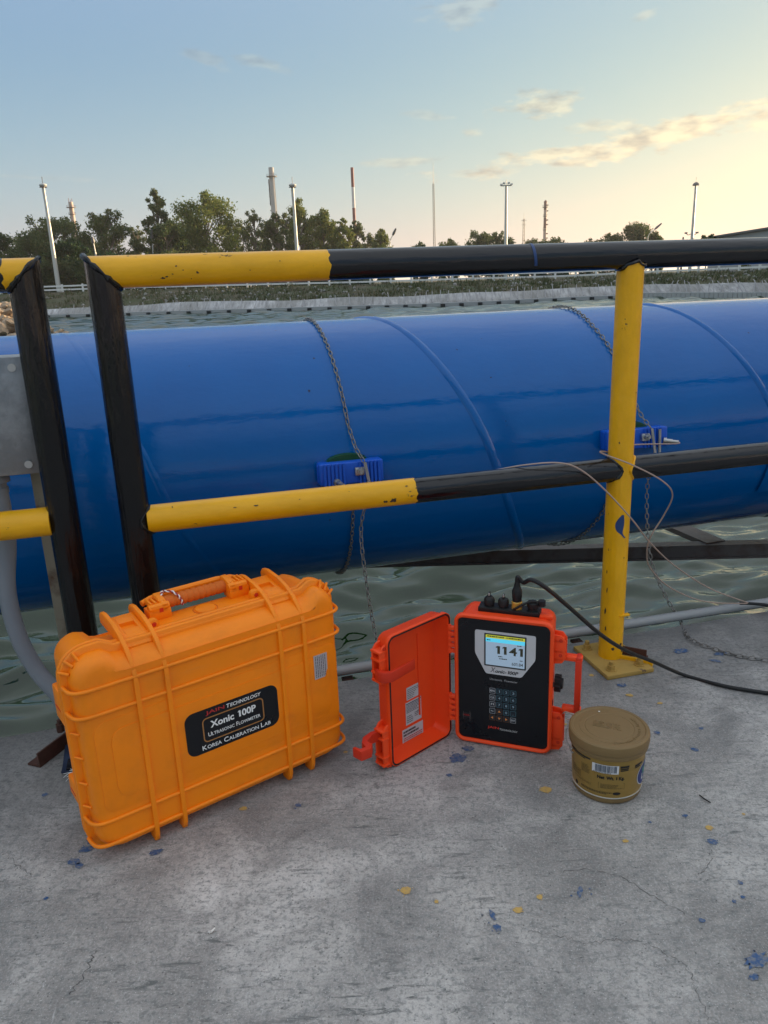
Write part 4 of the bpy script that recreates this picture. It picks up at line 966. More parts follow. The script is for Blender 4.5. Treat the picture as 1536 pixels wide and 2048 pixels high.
# top connectors
mb = MB(); mb.box((.004, .048, .312), (.132, .034, .012), .002); cs = mb.build('connector_strip', M['black_rubber'], mt)
mb = MB(); mb.box((.085, .035, .311), (.028, .018, .008), .002); mb.box((.085, .033, .3152), (.014, .006, .0006)); mb.build('top_lug', M['red'], mt)
def capc(x, h=.020, mat=M['black_rubber']):
    mb = MB(); mb.lathe([(.0105, 0), (.0105, .004), (.0118, .005), (.0118, .014), (.0098, .018), (.006, h)], 20, (x, .046, .318)); mb.box((x, .046, .318 + h + .003), (.004, .012, .010), .001); return mb.build('connector_cap', mat, mt)
c1_ = capc(-.040, .022); c2_ = capc(-.009, .020)
for c_, x in ((c1_, -.040), (c2_, -.009)):
    mb = MB(); mb.box((x + .001, .040, .346), (.003, .003, .006)); mb.build('steel_tip', M['steel'], c_)
mb = MB(); mb.lathe([(.0115, 0), (.0115, .016), (.0102, .0175)], 20, (.020, .046, .317)); mb.build('connector_ring', M['gold_ring'], mt)
mb = MB(); mb.lathe([(.0098, 0), (.0102, .008), (.0108, .012), (.0108, .024), (.0094, .028), (.0076, .032), (.0060, .040), (.0054, .044)], 20, (.020, .046, .334)); mb.build('cable_plug', M['black_rubber'], mt)
mb = MB(); mb.lathe([(.0105, 0), (.0105, .006), (.013, .008), (.013, .016), (.008, .020)], 20, (.054, .046, .318)); mb.box((.058, .044, .336), (.030, .008, .007), .002); mb.cyl((.073, .044, .330), (.073, .044, .342), .008, n=16); mb.build('connector_cap', M['black_rubber'], mt)
mb = MB(); mb.tube(smooth_path([(.015, .033, .319), (.022, .030, .325), (.034, .031, .333), (.048, .036, .339), (.062, .040, .340)], 6), .0026, 8); mb.build('cap_strap', M['black_rubber'], mt)
# hinges, latches, handle
def plates(mb, xs, z0, z1, y0, y1, gap): pass
for z0, z1 in ((.214, .281), (.047, .115)):
    mb = MB(); mb.cyl((-.1185, .004, z0), (-.1185, .004, z1), .0042, n=10)
    for k in range(5): z = z0 + (z1 - z0) * (k + .5) / 5; mb.box((-.112, .004, z), (.018, .010, (z1 - z0) / 5 * .62), .001)
    mb.build('hinge', M['red'], mt)
for z0, z1, nm in ((.214, .282, 'upper'), (.006, .100, 'lower')):
    mb = MB(); prof = [(.100, 0), (.122, .004), (.129, .014), (.129, z1 - z0 - .014), (.120, z1 - z0 - .002), (.100, z1 - z0)]
    for y in (.012, .034): bevpoly(mb, prof, lambda a, b, t: (a, t, z0 + b), y, y + .005, .001)
    for zz in (z0 + .012, z0 + .030, z1 - .014): mb.box((.113, .025, zz), (.022, .026, .005), .0008)
    lt = mb.build('latch_mount', M['red'], mt, ang=40)
    mb = MB()
    for zz in (z0 + .012 + .01, z1 - .012): mb.cyl((.119, .0119, zz), (.119, .0112, zz), .0040, n=14)
    mb.build('pin_hole', M['red_dark'], lt)
for z in (.226, .104):
    mb = MB(); mb.box((.143, .03, z), (.040, .020, .011), .003); mb.build('handle_arm', M['red'], mt)
mb = MB(); mb.box((.1555, .03, .165), (.011, .026, .135), .003); mb.box((.1555, .0165, .165), (.0125, .0025, .12), .0008); mb.build('handle', M['red_dark'], mt)
mb = MB(); L = []
for i in range(2):
    x = (.105, .118)[i]; L.append([(x, .045 + .0185 * (1 + .05 * math.cos(14 * 2 * PI * j / 56)) * math.cos(2 * PI * j / 56), .153 + .0185 * (1 + .05 * math.cos(14 * 2 * PI * j / 56)) * math.sin(2 * PI * j / 56)) for j in range(56)])
mb.loft(L); mb.cyl((.117, .045, .153), (.122, .045, .153), .012, n=20); mb.build('purge_knob', M['black_rubber'], mt)
for z in (.170, .128): mb = MB(); mb.box((.1062, .004, z), (.002, .008, .012), .0005); mb.build('side_clip', M['black_rubber'], mt)
wr_ = MB(); wr_.tube(smooth_path([(.128, .012, .100), (.135, .004, .110), (.150, .000, .108), (.162, .006, .098), (.150, .010, .090), (.136, .012, .088)], 6), .0014, 6); wr_.build('lanyard_loop', M['coax'], mt)

# open lid: part of the flow meter, turned on its hinge
lidr = bpy.data.objects.new('lid', None); COL.objects.link(lidr)
LF = frame(.124, 1.529, .722)
lidm = Matrix.Translation((.124, 1.529, 0)) @ Matrix.Rotation(.722, 4, 'Z'); mtm = Matrix.Translation(mt.location) @ Matrix.Rotation(-.358, 4, 'Z')
LIDL = mtm.inverted() @ lidm
bpy.data.objects.remove(lidr)
def lid_part(mb, name, mat, parent, **k):
    if parent is mt: mb.v = [tuple(LIDL @ Vector(v)) for v in mb.v]
    else: mb.v = [tuple(LIDL @ Vector(v)) for v in mb.v]
    return mb.build(name, mat, parent, **k)
LX0, LX1 = -.172, .014; LWd = LX1 - LX0; LCX = (LX0 + LX1) / 2; LZc = .155; LH = .308
B_ = lambda w, h, r, y, dx=0: [(x, y, z) for x, z in rrect(w, h, r, LCX + dx, LZc, 8, 4)]
mb = MB(); mb.loft([B_(LWd - .030, LH - .030, .012, .036), B_(LWd - .024, LH - .024, .013, .030), B_(LWd - .014, LH - .014, .014, .002), B_(LWd - .012, LH - .012, .015, -.001), B_(LWd - .001, LH - .001, .019, -.0015), B_(LWd, LH, .020, .001), B_(LWd, LH, .020, .008), B_(LWd - .006, LH - .006, .02, .012), B_(LWd - .012, LH - .012, .02, .036), B_(LWd - .022, LH - .022, .02, .043), B_(LWd - .034, LH - .034, .02, .045)], True, True, True)
lid = lid_part(mb, 'lid', M['red'], mt, ang=50)
lid['label'] = 'open lid seen from its inside'
mb = ringmesh(LWd - .0040, LH - .0040, .018, .0036, LCX, LZc, lambda x, z: (x, -.0021, z), 8); lid_part(mb, 'gasket', M['black_rubber'], lid, smooth=False)
FY = .0355
def fl(o): return lambda x, z: (x, FY - o, z)
def LP(px, py, off=FY): p = ONV(LF, px, py, off); return p[0], p[2]
def l6(x, y): return (700 + x / 6.02, 1210 + y / 6.02)
for qd, seed, rows in (([(680, 1000), (832, 930), (828, 1085), (680, 1150)], 11, 6), ([(675, 1175), (857, 1098), (857, 1360), (668, 1455)], 12, 11), ([(635, 1510), (880, 1385), (876, 1555), (630, 1700)], 13, 5)):
    C4 = [LP(*l6(*p)) for p in qd]; x0 = (C4[0][0] + C4[3][0]) / 2; x1 = (C4[1][0] + C4[2][0]) / 2; z1 = (C4[0][1] + C4[1][1]) / 2; z0 = (C4[2][1] + C4[3][1]) / 2
    mb = MB(); mb.prism([(x0, z0), (x1, z0), (x1, z1), (x0, z1)], lambda x, z, y: (x, y, z), FY + .0004, FY - .0004); sk = lid_part(mb, 'sticker', M['sticker'], lid, smooth=False)
    if seed == 12:
        R_ = fine_print(x0 + .002, z0 + (z1 - z0) * .52, x1 - .002, z1 - .002, 7, seed, .55, lo=.05) + fine_print(x0 + .003, z0 + .004, x0 + (x1 - x0) * .45, z0 + (z1 - z0) * .42, 4, 4, .5) + fine_print(x0 + (x1 - x0) * .55, z0 + .012, x1 - .003, z0 + (z1 - z0) * .45, 3, 5, .5)
        mm = printlines(R_, fl(.0006)); a = ringmesh(.009, .009, .0044, .0014, x1 - .008, z0 + (z1 - z0) * .40, fl(.0007), 6); mm.add(a.v, a.f); lid_part(mm, 'fine_print', M['print_grey'], sk, smooth=False)
        lid_part(printlines([(x0 + .001, z1 - .0045, x1 - .001, z1 - .0028)], fl(.0006)), 'header_bar', M['print_black'], sk, smooth=False)
    elif seed == 13:
        lid_part(printlines(fine_print(x0 + .003, z0 + (z1 - z0) * .5, x1 - .003, z1 - .003, 2, 21, .62, lo=.0) , fl(.0006)), 'fine_print', M['print_black'], sk, smooth=False)
        lid_part(printlines(fine_print(x0 + .003, z0 + .003, x1 - .003, z0 + (z1 - z0) * .46, 3, 22, .6, lo=.0), fl(.0006)), 'fine_print', M['print_red'], sk, smooth=False)
    else: lid_part(printlines(fine_print(x0 + .002, z0 + .002, x1 - .002, z1 - .003, rows, seed, .45), fl(.0006)), 'fine_print', M['print_grey'], sk, smooth=False)
# inner step of the lid
mb = MB(); mb.box((LCX + .028, FY - .001, .165), (.004, .003, .20), .001); lid_part(mb, 'inner_ridge', M['red'], lid)
for z0, z1 in ((.200, .292), (.002, .108)):
    mb = MB(); prof = [(-.166, 0), (-.180, .004), (-.188, .014), (-.188, z1 - z0 - .016), (-.178, z1 - z0 - .003), (-.166, z1 - z0)]
    bevpoly(mb, prof, lambda a, b, t: (a, t, z0 + b), .004, .009, .001); bevpoly(mb, prof, lambda a, b, t: (a, t, z0 + b), .026, .031, .001)
    for zz in (z0 + .012, z0 + .030, z1 - .032, z1 - .014): mb.box((-.180, .016, zz), (.022, .028, .005), .0008)
    lm = lid_part(mb, 'latch_mount', M['red'], lid, ang=40)
    mb = MB(); mb.cyl((-.176, .0039, z1 - .008 if z0 > .1 else z0 + .010), (-.176, .0031, z1 - .008 if z0 > .1 else z0 + .010), .0042, n=14); lid_part(mb, 'pin_hole', M['red_dark'], lm)
# upper latch arm lies across the tray, lower one sticks out to the left
mb = MB(); bevpoly(mb, [(-.193, .016), (-.196, .002), (-.190, -.012), (-.176, -.019), (-.106, -.012), (-.106, -.008), (-.174, -.013), (-.184, -.006), (-.185, .016)], lambda a, b, t: (a, b, t), .2175, .2405, .001); lid_part(mb, 'latch_arm', M['red_dark'], lid, ang=40)
mb = MB(); bevpoly(mb, [(-.184, .016), (-.205, .020), (-.228, .010), (-.230, -.002), (-.224, -.003), (-.238, -.016), (-.262, -.012), (-.264, .012), (-.258, .012), (-.257, -.003), (-.243, -.006), (-.240, .012), (-.225, .026), (-.20, .030), (-.184, .026)], lambda a, b, t: (a, b, t), .070, .092, .001); lid_part(mb, 'latch_arm', M['red_dark'], lid, ang=40)

# black cable from the meter over the deck
Cp = mtm @ Vector((.020, .046, .377))
cpts = [np.array(Cp) + [0, 0, -.004], np.array(Cp) + [.001, 0, .012], np.array(AT(1047, 1165, Cp.y - .004)), np.array(AT(1064, 1160, Cp.y - .02)), np.array(AT(1095, 1178, 1.49)), np.array(AT(1140, 1216, 1.515)), np.array(AT(1200, 1268, 1.56)), np.array(AT(1250, 1300, 1.62)), np.array(AT(1310, 1325, 1.70)), ONZ(1365, 1349, .008), ONZ(1440, 1370, .0055), ONZ(1500, 1381, .0055), ONZ(1560, 1389, .0055), ONZ(1680, 1402, .0055), ONZ(1850, 1408, .0055), ONZ(2150, 1390, .0055), ONZ(2500, 1330, .0055)]
cable('meter_cable', cpts, .0046, M['cable'], 'thick black cable arching from the meter across the deck', 'cable', 10, 10)

# ------------------------------------------------------------------ grease tub
tub = thing('tub', 'gold brown plastic tub with round embossed lid on the concrete', 'tub', (.432, 1.340, 0))
def tr(z): return .0668 + (.0725 - .0668) * z / .116
prof = [(.0001, 0.), (.060, 0.), (.0645, .0015), (.0668, .005)] + [(tr(z), z) for z in np.linspace(.008, .112, 10)] + [(.070, .114), (.0001, .1145)]
mb = MB(); mb.lathe(prof, 72); body = mb.build('tub_body', M['tub'], tub)
mb = MB(); mb.lathe([(.0735, .1030), (.0760, .1035), (.0768, .106), (.0768, .112), (.0778, .1135), (.0785, .118), (.0785, .128), (.0775, .1325), (.0750, .1345), (.0705, .1348), (.0695, .1336), (.0685, .1330), (.0490, .1330), (.0480, .1322), (.0468, .1322), (.0458, .1330), (.0001, .1330)], 96); ldd = mb.build('tub_lid', M['tub'], tub, ang=28)
def wrap(th0, z0, eps):                                    # flat drawing -> round the side
    def fn(x, y):
        z = z0 + y; r = tr(z) + eps; th = th0 + x / .070; return (r * math.cos(th), r * math.sin(th), z)
    return fn
def TP(px, py):
    d = RAY(px, py); o = CAMP - np.array([.432, 1.340, 0]); r = .0695
    a = d[0] ** 2 + d[1] ** 2; b = 2 * (o[0] * d[0] + o[1] * d[1]); c = o[0] ** 2 + o[1] ** 2 - r * r; D = max(0, b * b - 4 * a * c); t = (-b - math.sqrt(D)) / (2 * a); p = o + d * t
    return math.atan2(p[1], p[0]), p[2]
def t7(x, y): return (1100 + x / 6.982, 1380 + y / 6.982)
TH0 = TP(*t7(780, 1100))[0]
def XY(x, y): th, z = TP(*t7(x, y)); return ((th - TH0) * .070, z)
W_ = lambda eps: wrap(TH0, 0, eps)
mb = MB(); nW = 60; rows = []
for z in np.linspace(.0165, .101, 6): rows.append([W_(.0005)(x, z) for x in np.linspace(-.21, .21, nW)])
mb.loft(rows, False, False, False); lab = mb.build('printed_label', M['tub_label'], tub)
mb = MB(); mb.lathe([(tr(.0145), .0145), (tr(.015) + .0012, .0150), (tr(.0165) + .0012, .0168), (tr(.017), .0175)], 72); mb.build('base_ring', plastic('worn_white_ring', (.45, .44, .40), .4, .2), tub)
def wrect(pts_px, mat, name='label_print', eps=.0010, nx=8):
    C4 = [XY(*p) for p in pts_px]; x0 = (C4[0][0] + C4[3][0]) / 2; x1 = (C4[1][0] + C4[2][0]) / 2; z1 = (C4[0][1] + C4[1][1]) / 2; z0 = (C4[2][1] + C4[3][1]) / 2
    printlines([(x0, z0, x1, z1)], W_(eps), nx).build(name, mat, lab, smooth=False); return x0, z0, x1, z1
bx0, bz0, bx1, bz1 = wrect([(595, 985), (965, 1060), (950, 1175), (595, 1110)], Mat('label_white', (.62, .62, .64), .5).m, 'barcode_panel')
q = random.Random(8); R_ = []; x = bx0 + .006
while x < bx1 - .005: w = q.choice([.0004, .0006, .0009, .0013]); R_.append((x, bz0 + .0028, x + w, bz1 - .001)); x += w + q.choice([.0004, .0006, .0009])
R_ += [(bx0 + .003 + i * .0028, bz0 + .0006, bx0 + .003 + i * .0028 + .0016, bz0 + .0022) for i in range(12)]
printlines(R_, W_(.0014)).build('barcode', Mat('barcode_ink', (.015, .035, .07), .5).m, lab, smooth=False)
for pr_ in ([(980, 1050), (1098, 1052), (1098, 1078), (980, 1082)], [(980, 1088), (1092, 1088), (1092, 1102), (980, 1106)], [(980, 1112), (1088, 1110), (1088, 1122), (980, 1128)],
            [(1180, 1022), (1275, 990), (1262, 1022), (1180, 1056)], [(1180, 1064), (1245, 1040), (1240, 1056), (1180, 1084)]): wrect(pr_, M['print_black'], 'label_stripe', nx=4)
zs = XY(575, 975)
printlines([(-.16, zs[1] + .001, zs[0], zs[1] + .0045), (-.16, zs[1] - .0020, zs[0] - .012, zs[1] - .0002)], W_(.0010), 14).build('label_stripe', M['print_black'], lab, smooth=False)
c_ = XY(850, 1238)
place2d(runs2d([('Net', 1, .05, 0), (' ', 1, 0, 0), ('Wt.', 1, .05, 0), (' ', 1, 0, 0), ('1', 1, .05, 0), (' ', 1, 0, 0), ('Kg.', 1, .05, 0)], .06), c_[0], c_[1], W_(.0011), width=XY(1040, 1255)[0] - XY(665, 1225)[0], height=.0098).build('lettering', M['print_black'], lab, smooth=False)
kb0 = Mat('label_small_ink', (.06, .045, .02), .6).m
a0, a1 = XY(675, 1280), XY(1035, 1385); mm = MB()
g1 = ringmesh(a1[0] - a0[0], a0[1] - a1[1], .0005, .0004, (a0[0] + a1[0]) / 2, (a0[1] + a1[1]) / 2, W_(.0010), 2); mm.add(g1.v, g1.f)
for seg in (fine_print(a0[0] + .004, a1[1] + .0015, a1[0] - .004, a0[1] - .0012, 4, 31, .35), fine_print(XY(450, 1020)[0], XY(500, 1140)[1], XY(560, 1060)[0], XY(450, 985)[1], 7, 32, .35), fine_print(XY(330, 1020)[0], XY(330, 1090)[1], XY(440, 1060)[0], XY(330, 960)[1], 6, 36, .35), fine_print(XY(350, 1150)[0], XY(560, 1290)[1], XY(580, 1200)[0], XY(350, 1150)[1] - .002, 4, 33, .3), fine_print(XY(430, 1330)[0], XY(850, 1470)[1], XY(860, 1440)[0], XY(850, 1440)[1], 2, 34, .62, lo=0), fine_print(XY(690, 1400)[0], XY(850, 1435)[1], XY(860, 1440)[0], XY(690, 1405)[1], 1, 35, .6)):
    g1 = printlines(seg, W_(.0010)); mm.add(g1.v, g1.f)
mm.build('fine_print', kb0, lab, smooth=False)
e_ = XY(930, 1452); mm = MB(); mm.add([W_(.0011)(*p) for p in ngon2(e_, .0080, 20, 1, .42)], [tuple(range(20))]); mm.build('emblem', M['print_black'], lab, smooth=False)
e_ = XY(372, 1270); mm = MB(); mm.add([W_(.0011)(*p) for p in ngon2(e_, .0042, 16)], [tuple(range(16))]); mm.build('emblem', M['print_black'], lab, smooth=False)
# round blue badge at the right edge
e_ = XY(1262, 1180); ex_, ez_ = e_[0] + .0155, e_[1] + .001
def disc(r, sy, eps, mat, name):
    rings = [[W_(eps)(ex_ + r * f * math.cos(2 * PI * j / 40), ez_ + r * sy * f * math.sin(2 * PI * j / 40)) for j in range(40)] for f in (1, .75, .5, .25, .02)]
    m_ = MB(); m_.loft(rings, True, False, True); m_.build(name, mat, lab, smooth=False)
disc(.0300, .90, .0010, Mat('badge_white', (.60, .60, .58), .5).m, 'badge_rim'); disc(.0282, .90, .0013, Mat('badge_blue', (.014, .028, .16), .4).m, 'badge')
place2d(text2d('K', 1, .08), ex_ - .004, ez_ + .007, W_(.0016), width=.016, height=.017).build('lettering', Mat('badge_green', (.05, .22, .17), .5).m, lab, smooth=False)
place2d(text2d('L', 1, .04), ex_ - .009, ez_ - .006, W_(.0017), width=.009, height=.014).build('lettering', Mat('badge_white', (.60, .60, .58), .5).m, lab, smooth=False)
# embossed lid: rings, square spiral emblem, bars and arc lettering
def emb(mb, pts, r=.0011): mb.tube([(x, y, .1332) for x, y in pts], r, 6)
an = -.42; ca, sa = math.cos(an), math.sin(an)
RT = lambda x, y: (x * ca - y * sa - .004, x * sa + y * ca + .006)
mb = MB(); emb(mb, [RT(x, y) for x, y in [(-.024, .011), (-.024, -.010), (.006, -.010)]], .0012); emb(mb, [RT(-.0215, .011), RT(-.0215, -.0075), RT(.004, -.0075)], .0009)
sp = [(-.011 + (.001 + .0016 * t / PI) * math.cos(t), .0015 + (.001 + .0016 * t / PI) * math.sin(t)) for t in np.linspace(0, 5.2 * PI, 60)]; emb(mb, [RT(*p) for p in sp], .0009)
for x in (.0015, .0045, .0075, .0105): emb(mb, [RT(x, -.008), RT(x, .011)], .0010)
for pl in ([(.0135, .011), (.0165, -.010)], [(.014, .004), (.026, .007)], [(.015, -.003), (.027, -.001)], [(.018, .001), (.024, -.010), (.030, -.009)], [(.018, .009), (.022, .004)]): emb(mb, [RT(*p) for p in pl], .0010)
mb.build('embossed_emblem', M['tub'], ldd)
mb = MB(); mb.tube([(.0575 * math.cos(t), .0575 * math.sin(t), .1329) for t in np.linspace(math.radians(75), math.radians(285), 60)], .0008, 6); mb.build('embossed_ring', M['tub'], ldd)
def arctext(txt, r, a0, size, bold=.02):                    # letters run counter-clockwise round the centre, tops inwards
    mb = MB(); a = a0
    for ch in txt:
        if ch == ' ': a += size * .45 / r; continue
        v, f = text2d(ch, size, bold); x0 = min(p[0] for p in v); x1 = max(p[0] for p in v); n = len(v)
        P2 = []
        for z in (.1326, .1339):
            for p in v:
                th = a + (p[0] - x0) / r; rr = r - p[1]; P2.append((rr * math.cos(th), rr * math.sin(th), z))
        fs = [tuple(i + n for i in q) for q in f]
        ed = {}
        for q in f:
            for i in range(len(q)): e = (q[i], q[(i + 1) % len(q)]); ed[e] = 1
        fs += [(i, j, j + n, i + n) for (i, j) in ed if (j, i) not in ed]
        mb.add(P2, fs); a += (x1 - x0) / r + size * .14 / r
    return mb
arctext('Extreme-Pressure Grease', .0600, math.radians(-98), .0098, .03).build('embossed_lettering', M['tub'], ldd, smooth=False)
mb = MB(); mb.box((-.0045, .0555, .1340), (.003, .003, .0012), .0005); mb.build('paint_speck', M['print_white'], ldd)
mb = MB(); mb.tube(smooth_path([(-.0765, -.02, .100), (-.083, -.012, .105), (-.085, .0, .110), (-.083, .012, .118), (-.0785, .02, .120)], 5), .0012, 6); mb.tube(smooth_path([(-.076, -.024, .092), (-.0805, -.02, .096), (-.081, -.012, .104)], 4), .0015, 6); mb.build('wire_bail', M['chain'], tub)

# ------------------------------------------------------------------ far bank
def interp(xs, ys, x):
    if x < xs[0]: return ys[0] + (ys[1] - ys[0]) / (xs[1] - xs[0]) * (x - xs[0])
    if x > xs[-1]: return ys[-1] + (ys[-1] - ys[-2]) / (xs[-1] - xs[-2]) * (x - xs[-1])
    return float(np.interp(x, xs, ys))
WL_ = ([90, 460, 768, 930, 1144, 1213, 1260, 1300, 1400, 1520], [636, 625.5, 617, 612, 601, 598, 597, 596, 596, 597])
LT_ = ([90, 320, 500, 620, 768, 930, 1144, 1300, 1520], [621, 608.5, 602.5, 600, 595, 588, 576.7, 571.5, 567])
FB_ = ([100, 250, 400, 540, 700, 930, 1144, 1300, 1500], [585, 580, 577, 573.5, 570, 563, 557, 548.5, 541])
LN, FN = 1.8, 9.0
def bankcol(x):
    w = ONZ(x, interp(*WL_, x), WZ); l = AT(x, interp(*LT_, x), w[1] + LN); f = AT(x, interp(*FB_, x), w[1] + FN); return w, l, f
pxs = list(range(-260, 1861, 6)); CC = [bankcol(x) for x in pxs]
W0, L0, F0 = (np.array([c[i] for c in CC]) for i in range(3))
def smoo(A, k=9):
    out = A.copy()
    for i in range(len(A)): out[i] = A[max(0, i - k):i + k + 1].mean(0)
    return out
W0, L0, F0 = smoo(W0), smoo(L0), smoo(F0)
def ext(A, zf=None):                                       # carry the bank on outside the picture
    d0 = (A[0] - A[10]); d0 /= np.linalg.norm(d0[:2]); d1 = A[-1] - A[-11]; d1 /= np.linalg.norm(d1[:2]); d0[2] = 0; d1[2] = 0
    return np.concatenate([[A[0] + d0 * 220, A[0] + d0 * 60], A, [A[-1] + d1 * 14, A[-1] + d1 * 40]])
W1, L1, F1 = ext(W0), ext(L0), ext(F0)
def bank_at(x):                                            # photo column -> (water line, liner top, fence foot)
    i = (x + 260) / 6; j = int(max(0, min(len(pxs) - 2, math.floor(i)))); f = i - j
    return [A[j] * (1 - f) + A[j + 1] * f for A in (W0, L0, F0)]
em = Mat('bank_earth', (.1, .1, .06), .95)
n1 = em.noise(.5, 5, .65); n2 = em.noise(3, 5, .7)
ecol = em.mix(em.ramp(n1, [(.38, 0.), (.62, 1.)]), (.050, .065, .020), (.085, .070, .042)); ecol = em.mix(em.ramp(n2, [(.60, 0.), (.70, .6)]), ecol, (.22, .21, .19)); em.set('Base Color', ecol)
em.bump(n2, .8, .25)
verts = []; ncol = len(W1); K = 12
for i in range(ncol):
    for k in range(K):
        f = k / (K - 1); P = L1[i] * (1 - f) + F1[i] * f; P = P + np.array([0, -.15 if k == 0 else 0, -.06 if k == 0 else 0])
        P = P + [0, 0, (.16 * mnoise.noise(Vector((P[0] * .5, P[1] * .6, 3))) + .10 * mnoise.noise(Vector((P[0] * 1.7, P[1] * 1.7, 1)))) * (1 if 0 < k < K - 1 else .0)]
        verts.append(P)
    far = F1[i] + np.array([0, 14, 0]); verts.append(far); verts.append(np.array([far[0] * 1.6 + (60 if i > ncol - 10 else 0), far[1] + 110, F1[i][2] - .3])); verts.append(np.array([far[0] * 60, 6000, F1[i][2] - .3]))
KK = K + 3; idx = np.arange(ncol * KK).reshape(ncol, KK)
struct(np_mesh('bank', verts, np.stack([idx[:-1, :-1], idx[1:, :-1], idx[1:, 1:], idx[:-1, 1:]], -1).reshape(-1, 4), em.m), 'earth bank with scrub on the far side of the pond')
lm = Mat('white_pond_liner', (.46, .46, .47), .6); n1 = lm.noise(1.6, 6, .75, lm.co((3, .5, .5))); n2 = lm.noise(.35, 4, .6); lc = lm.mix(lm.ramp(n1, [(.36, 0.), (.62, 1.)]), (.20, .20, .205), (.52, .515, .52)); lm.set('Base Color', lm.mix(lm.ramp(n2, [(.42, .65), (.60, 0.)]), lc, (.17, .165, .15)))
verts = []; q = random.Random(4)
cols = []
for i in range(ncol - 1):
    for s in range(3): cols.append((W1[i] * (1 - s / 3) + W1[i + 1] * s / 3, L1[i] * (1 - s / 3) + L1[i + 1] * s / 3))
for a, b in cols:
    a = a + np.array([0, .25, -.15]); j = .022 * q.uniform(-1, 1); wob = .10 * mnoise.noise(Vector((a[0] * .25, a[1] * .25, 5.)))
    for k in range(6):
        f = k / 5; P = a * (1 - f) + b * f; P = P + [0, -.06 - abs(j) * (.6 if 0 < k < 5 else .2), .05 + (wob if k == 5 else j * .4)]; verts.append(P)
idx = np.arange(len(cols) * 6).reshape(len(cols), 6)
struct(np_mesh('bank_liner', verts, np.stack([idx[:-1, :-1], idx[1:, :-1], idx[1:, 1:], idx[:-1, 1:]], -1).reshape(-1, 4), lm.m, smooth=False), 'pale wrinkled liner sheet along the far waterline')
stm = Mat('grey_stake', (.26, .26, .27), .7).m; x = 60; q = random.Random(9); k = 0; proto = None
while x < 1560:
    w, l, f = bank_at(x); b = w + np.array([0, -.05, .30]); t = l + np.array([q.uniform(-.25, .25) * (2 if x > 1240 else .7), .05, q.uniform(.05, .35)])
    mb = MB(); mb.tube([np.zeros(3), t - b], [.032, .026], 5); o = mb.build('stake', stm, loc=tuple(b)); tag(o, 'thin grey stake pinning the pale liner on the far bank', 'stake', 'stakes along the pale liner')
    x += q.uniform(12, 19) if x < 480 or x > 720 else q.uniform(20, 38)
    if x > 1240: x -= q.uniform(3, 6)
# floating boom: long blocks with black couplers on the left, short cubes on the right
bm_ = Mat('weathered_boom_plastic', (.34, .35, .36), .6).m; bk = M['black_rubber']
boom = thing('floating_boom', 'long pale floating boom with black couplers along the far waterline', 'floating boom', tuple(bank_at(600)[0]))
bo = np.array(boom.location)
def seg3(mb, a, b, h, d, z0=-.12, gap=.03):
    dd = (b - a); L = np.linalg.norm(dd); dd /= L; s = np.array([-dd[1], dd[0], 0]); a = a + dd * gap; b = b - dd * gap
    mb.loft([[p + s * (d * i) + np.array([0, 0, zz]) for i, zz in ((-.5, z0), (.5, z0), (.5, h), (-.5, h))] for p in (a, b)]); return mb
x = 20.; k = 0
while x < 1236:
    st_ = 40 if x < 700 else 37; a = bank_at(x)[0]; b = bank_at(x + st_)[0]
    mb = MB(); seg3(mb, a, b, .25, .55); mb.shift(bo).build('float', bm_, boom, smooth=False)
    mb = MB(); c = a; mb.box((c[0], c[1] - .30, c[2] + .08), (.30, .24, .24), .03); mb.shift(bo).build('coupler', bk, boom); x += st_
boom2 = thing('floating_boom', 'row of short pale floating cubes along the far waterline at right', 'floating boom', tuple(bank_at(1400)[0])); bo = np.array(boom2.location)
x = 1244.
while x < 1640:
    a = bank_at(x)[0]; b = bank_at(x + 9.5)[0]; mb = MB(); seg3(mb, a, b, .36, .5, -.12, .02); mb.shift(bo).build('float', bm_, boom2, smooth=False); x += 9.5
# white two-rail fence
fm = Mat('white_fence_paint', (.72, .72, .70), .6).m
fence = thing('white_fence', 'long white two rail fence on top of the far bank', 'fence', tuple(bank_at(600)[2])); fo_ = np.array(fence.location)
x = -120.; P = []
while x < 1760: P.append(bank_at(x)[2]); x += 41
hgt = .62
for p in P:
    mb = MB(); mb.box(p + [0, 0, hgt / 2 - .05], (.15, .12, hgt + .16), .01, 1); mb.shift(fo_).build('post', fm, fence)
for zz in (.50, .20):
    for a, b in zip(P, P[1:]): mb = MB(); seg3(mb, a, b, zz + .07, .07, zz - .06, .076); mb.shift(fo_).build('rail', fm, fence, smooth=False)
# scrub and stones
gm = Mat('dry_scrub_grass', (.08, .09, .03), .8)
gi = gm.N.new('ShaderNodeNewGeometry'); gm.set('Base Color', gm.ramp(gi.outputs['Random Per Island'], [(0., (.040, .065, .015)), (.45, (.068, .085, .022)), (.75, (.085, .075, .030)), (1., (.12, .10, .050))]))
q = np.random.default_rng(12); V_ = []; T_ = []
for _ in range(15000):
    x = q.uniform(-160, 1700); w, l, f = bank_at(x); t = q.beta(1.1, 1.0); p = l * (1 - t) + f * t
    if mnoise.noise(Vector((p[0] * .45, p[1] * .5, 7.))) < -.28: continue
    h = q.uniform(.12, .42) * (.7 + .8 * max(0, mnoise.noise(Vector((p[0] * .8, p[1] * .6, 2.))))) ; a = q.uniform(0, 6.28); wd = q.uniform(.02, .06); dx, dy = math.cos(a) * wd, math.sin(a) * wd
    o = len(V_); V_ += [p + [-dx, -dy, -.08], p + [dx, dy, -.08], p + [q.uniform(-.18, .18), q.uniform(-.18, .1), h]]; T_.append((o, o + 1, o + 2))
tag(np_mesh('grass', V_, T_, gm.m, smooth=False, k=3), 'dry green and brown scrub grass covering the far bank', 'grass', kind='stuff')
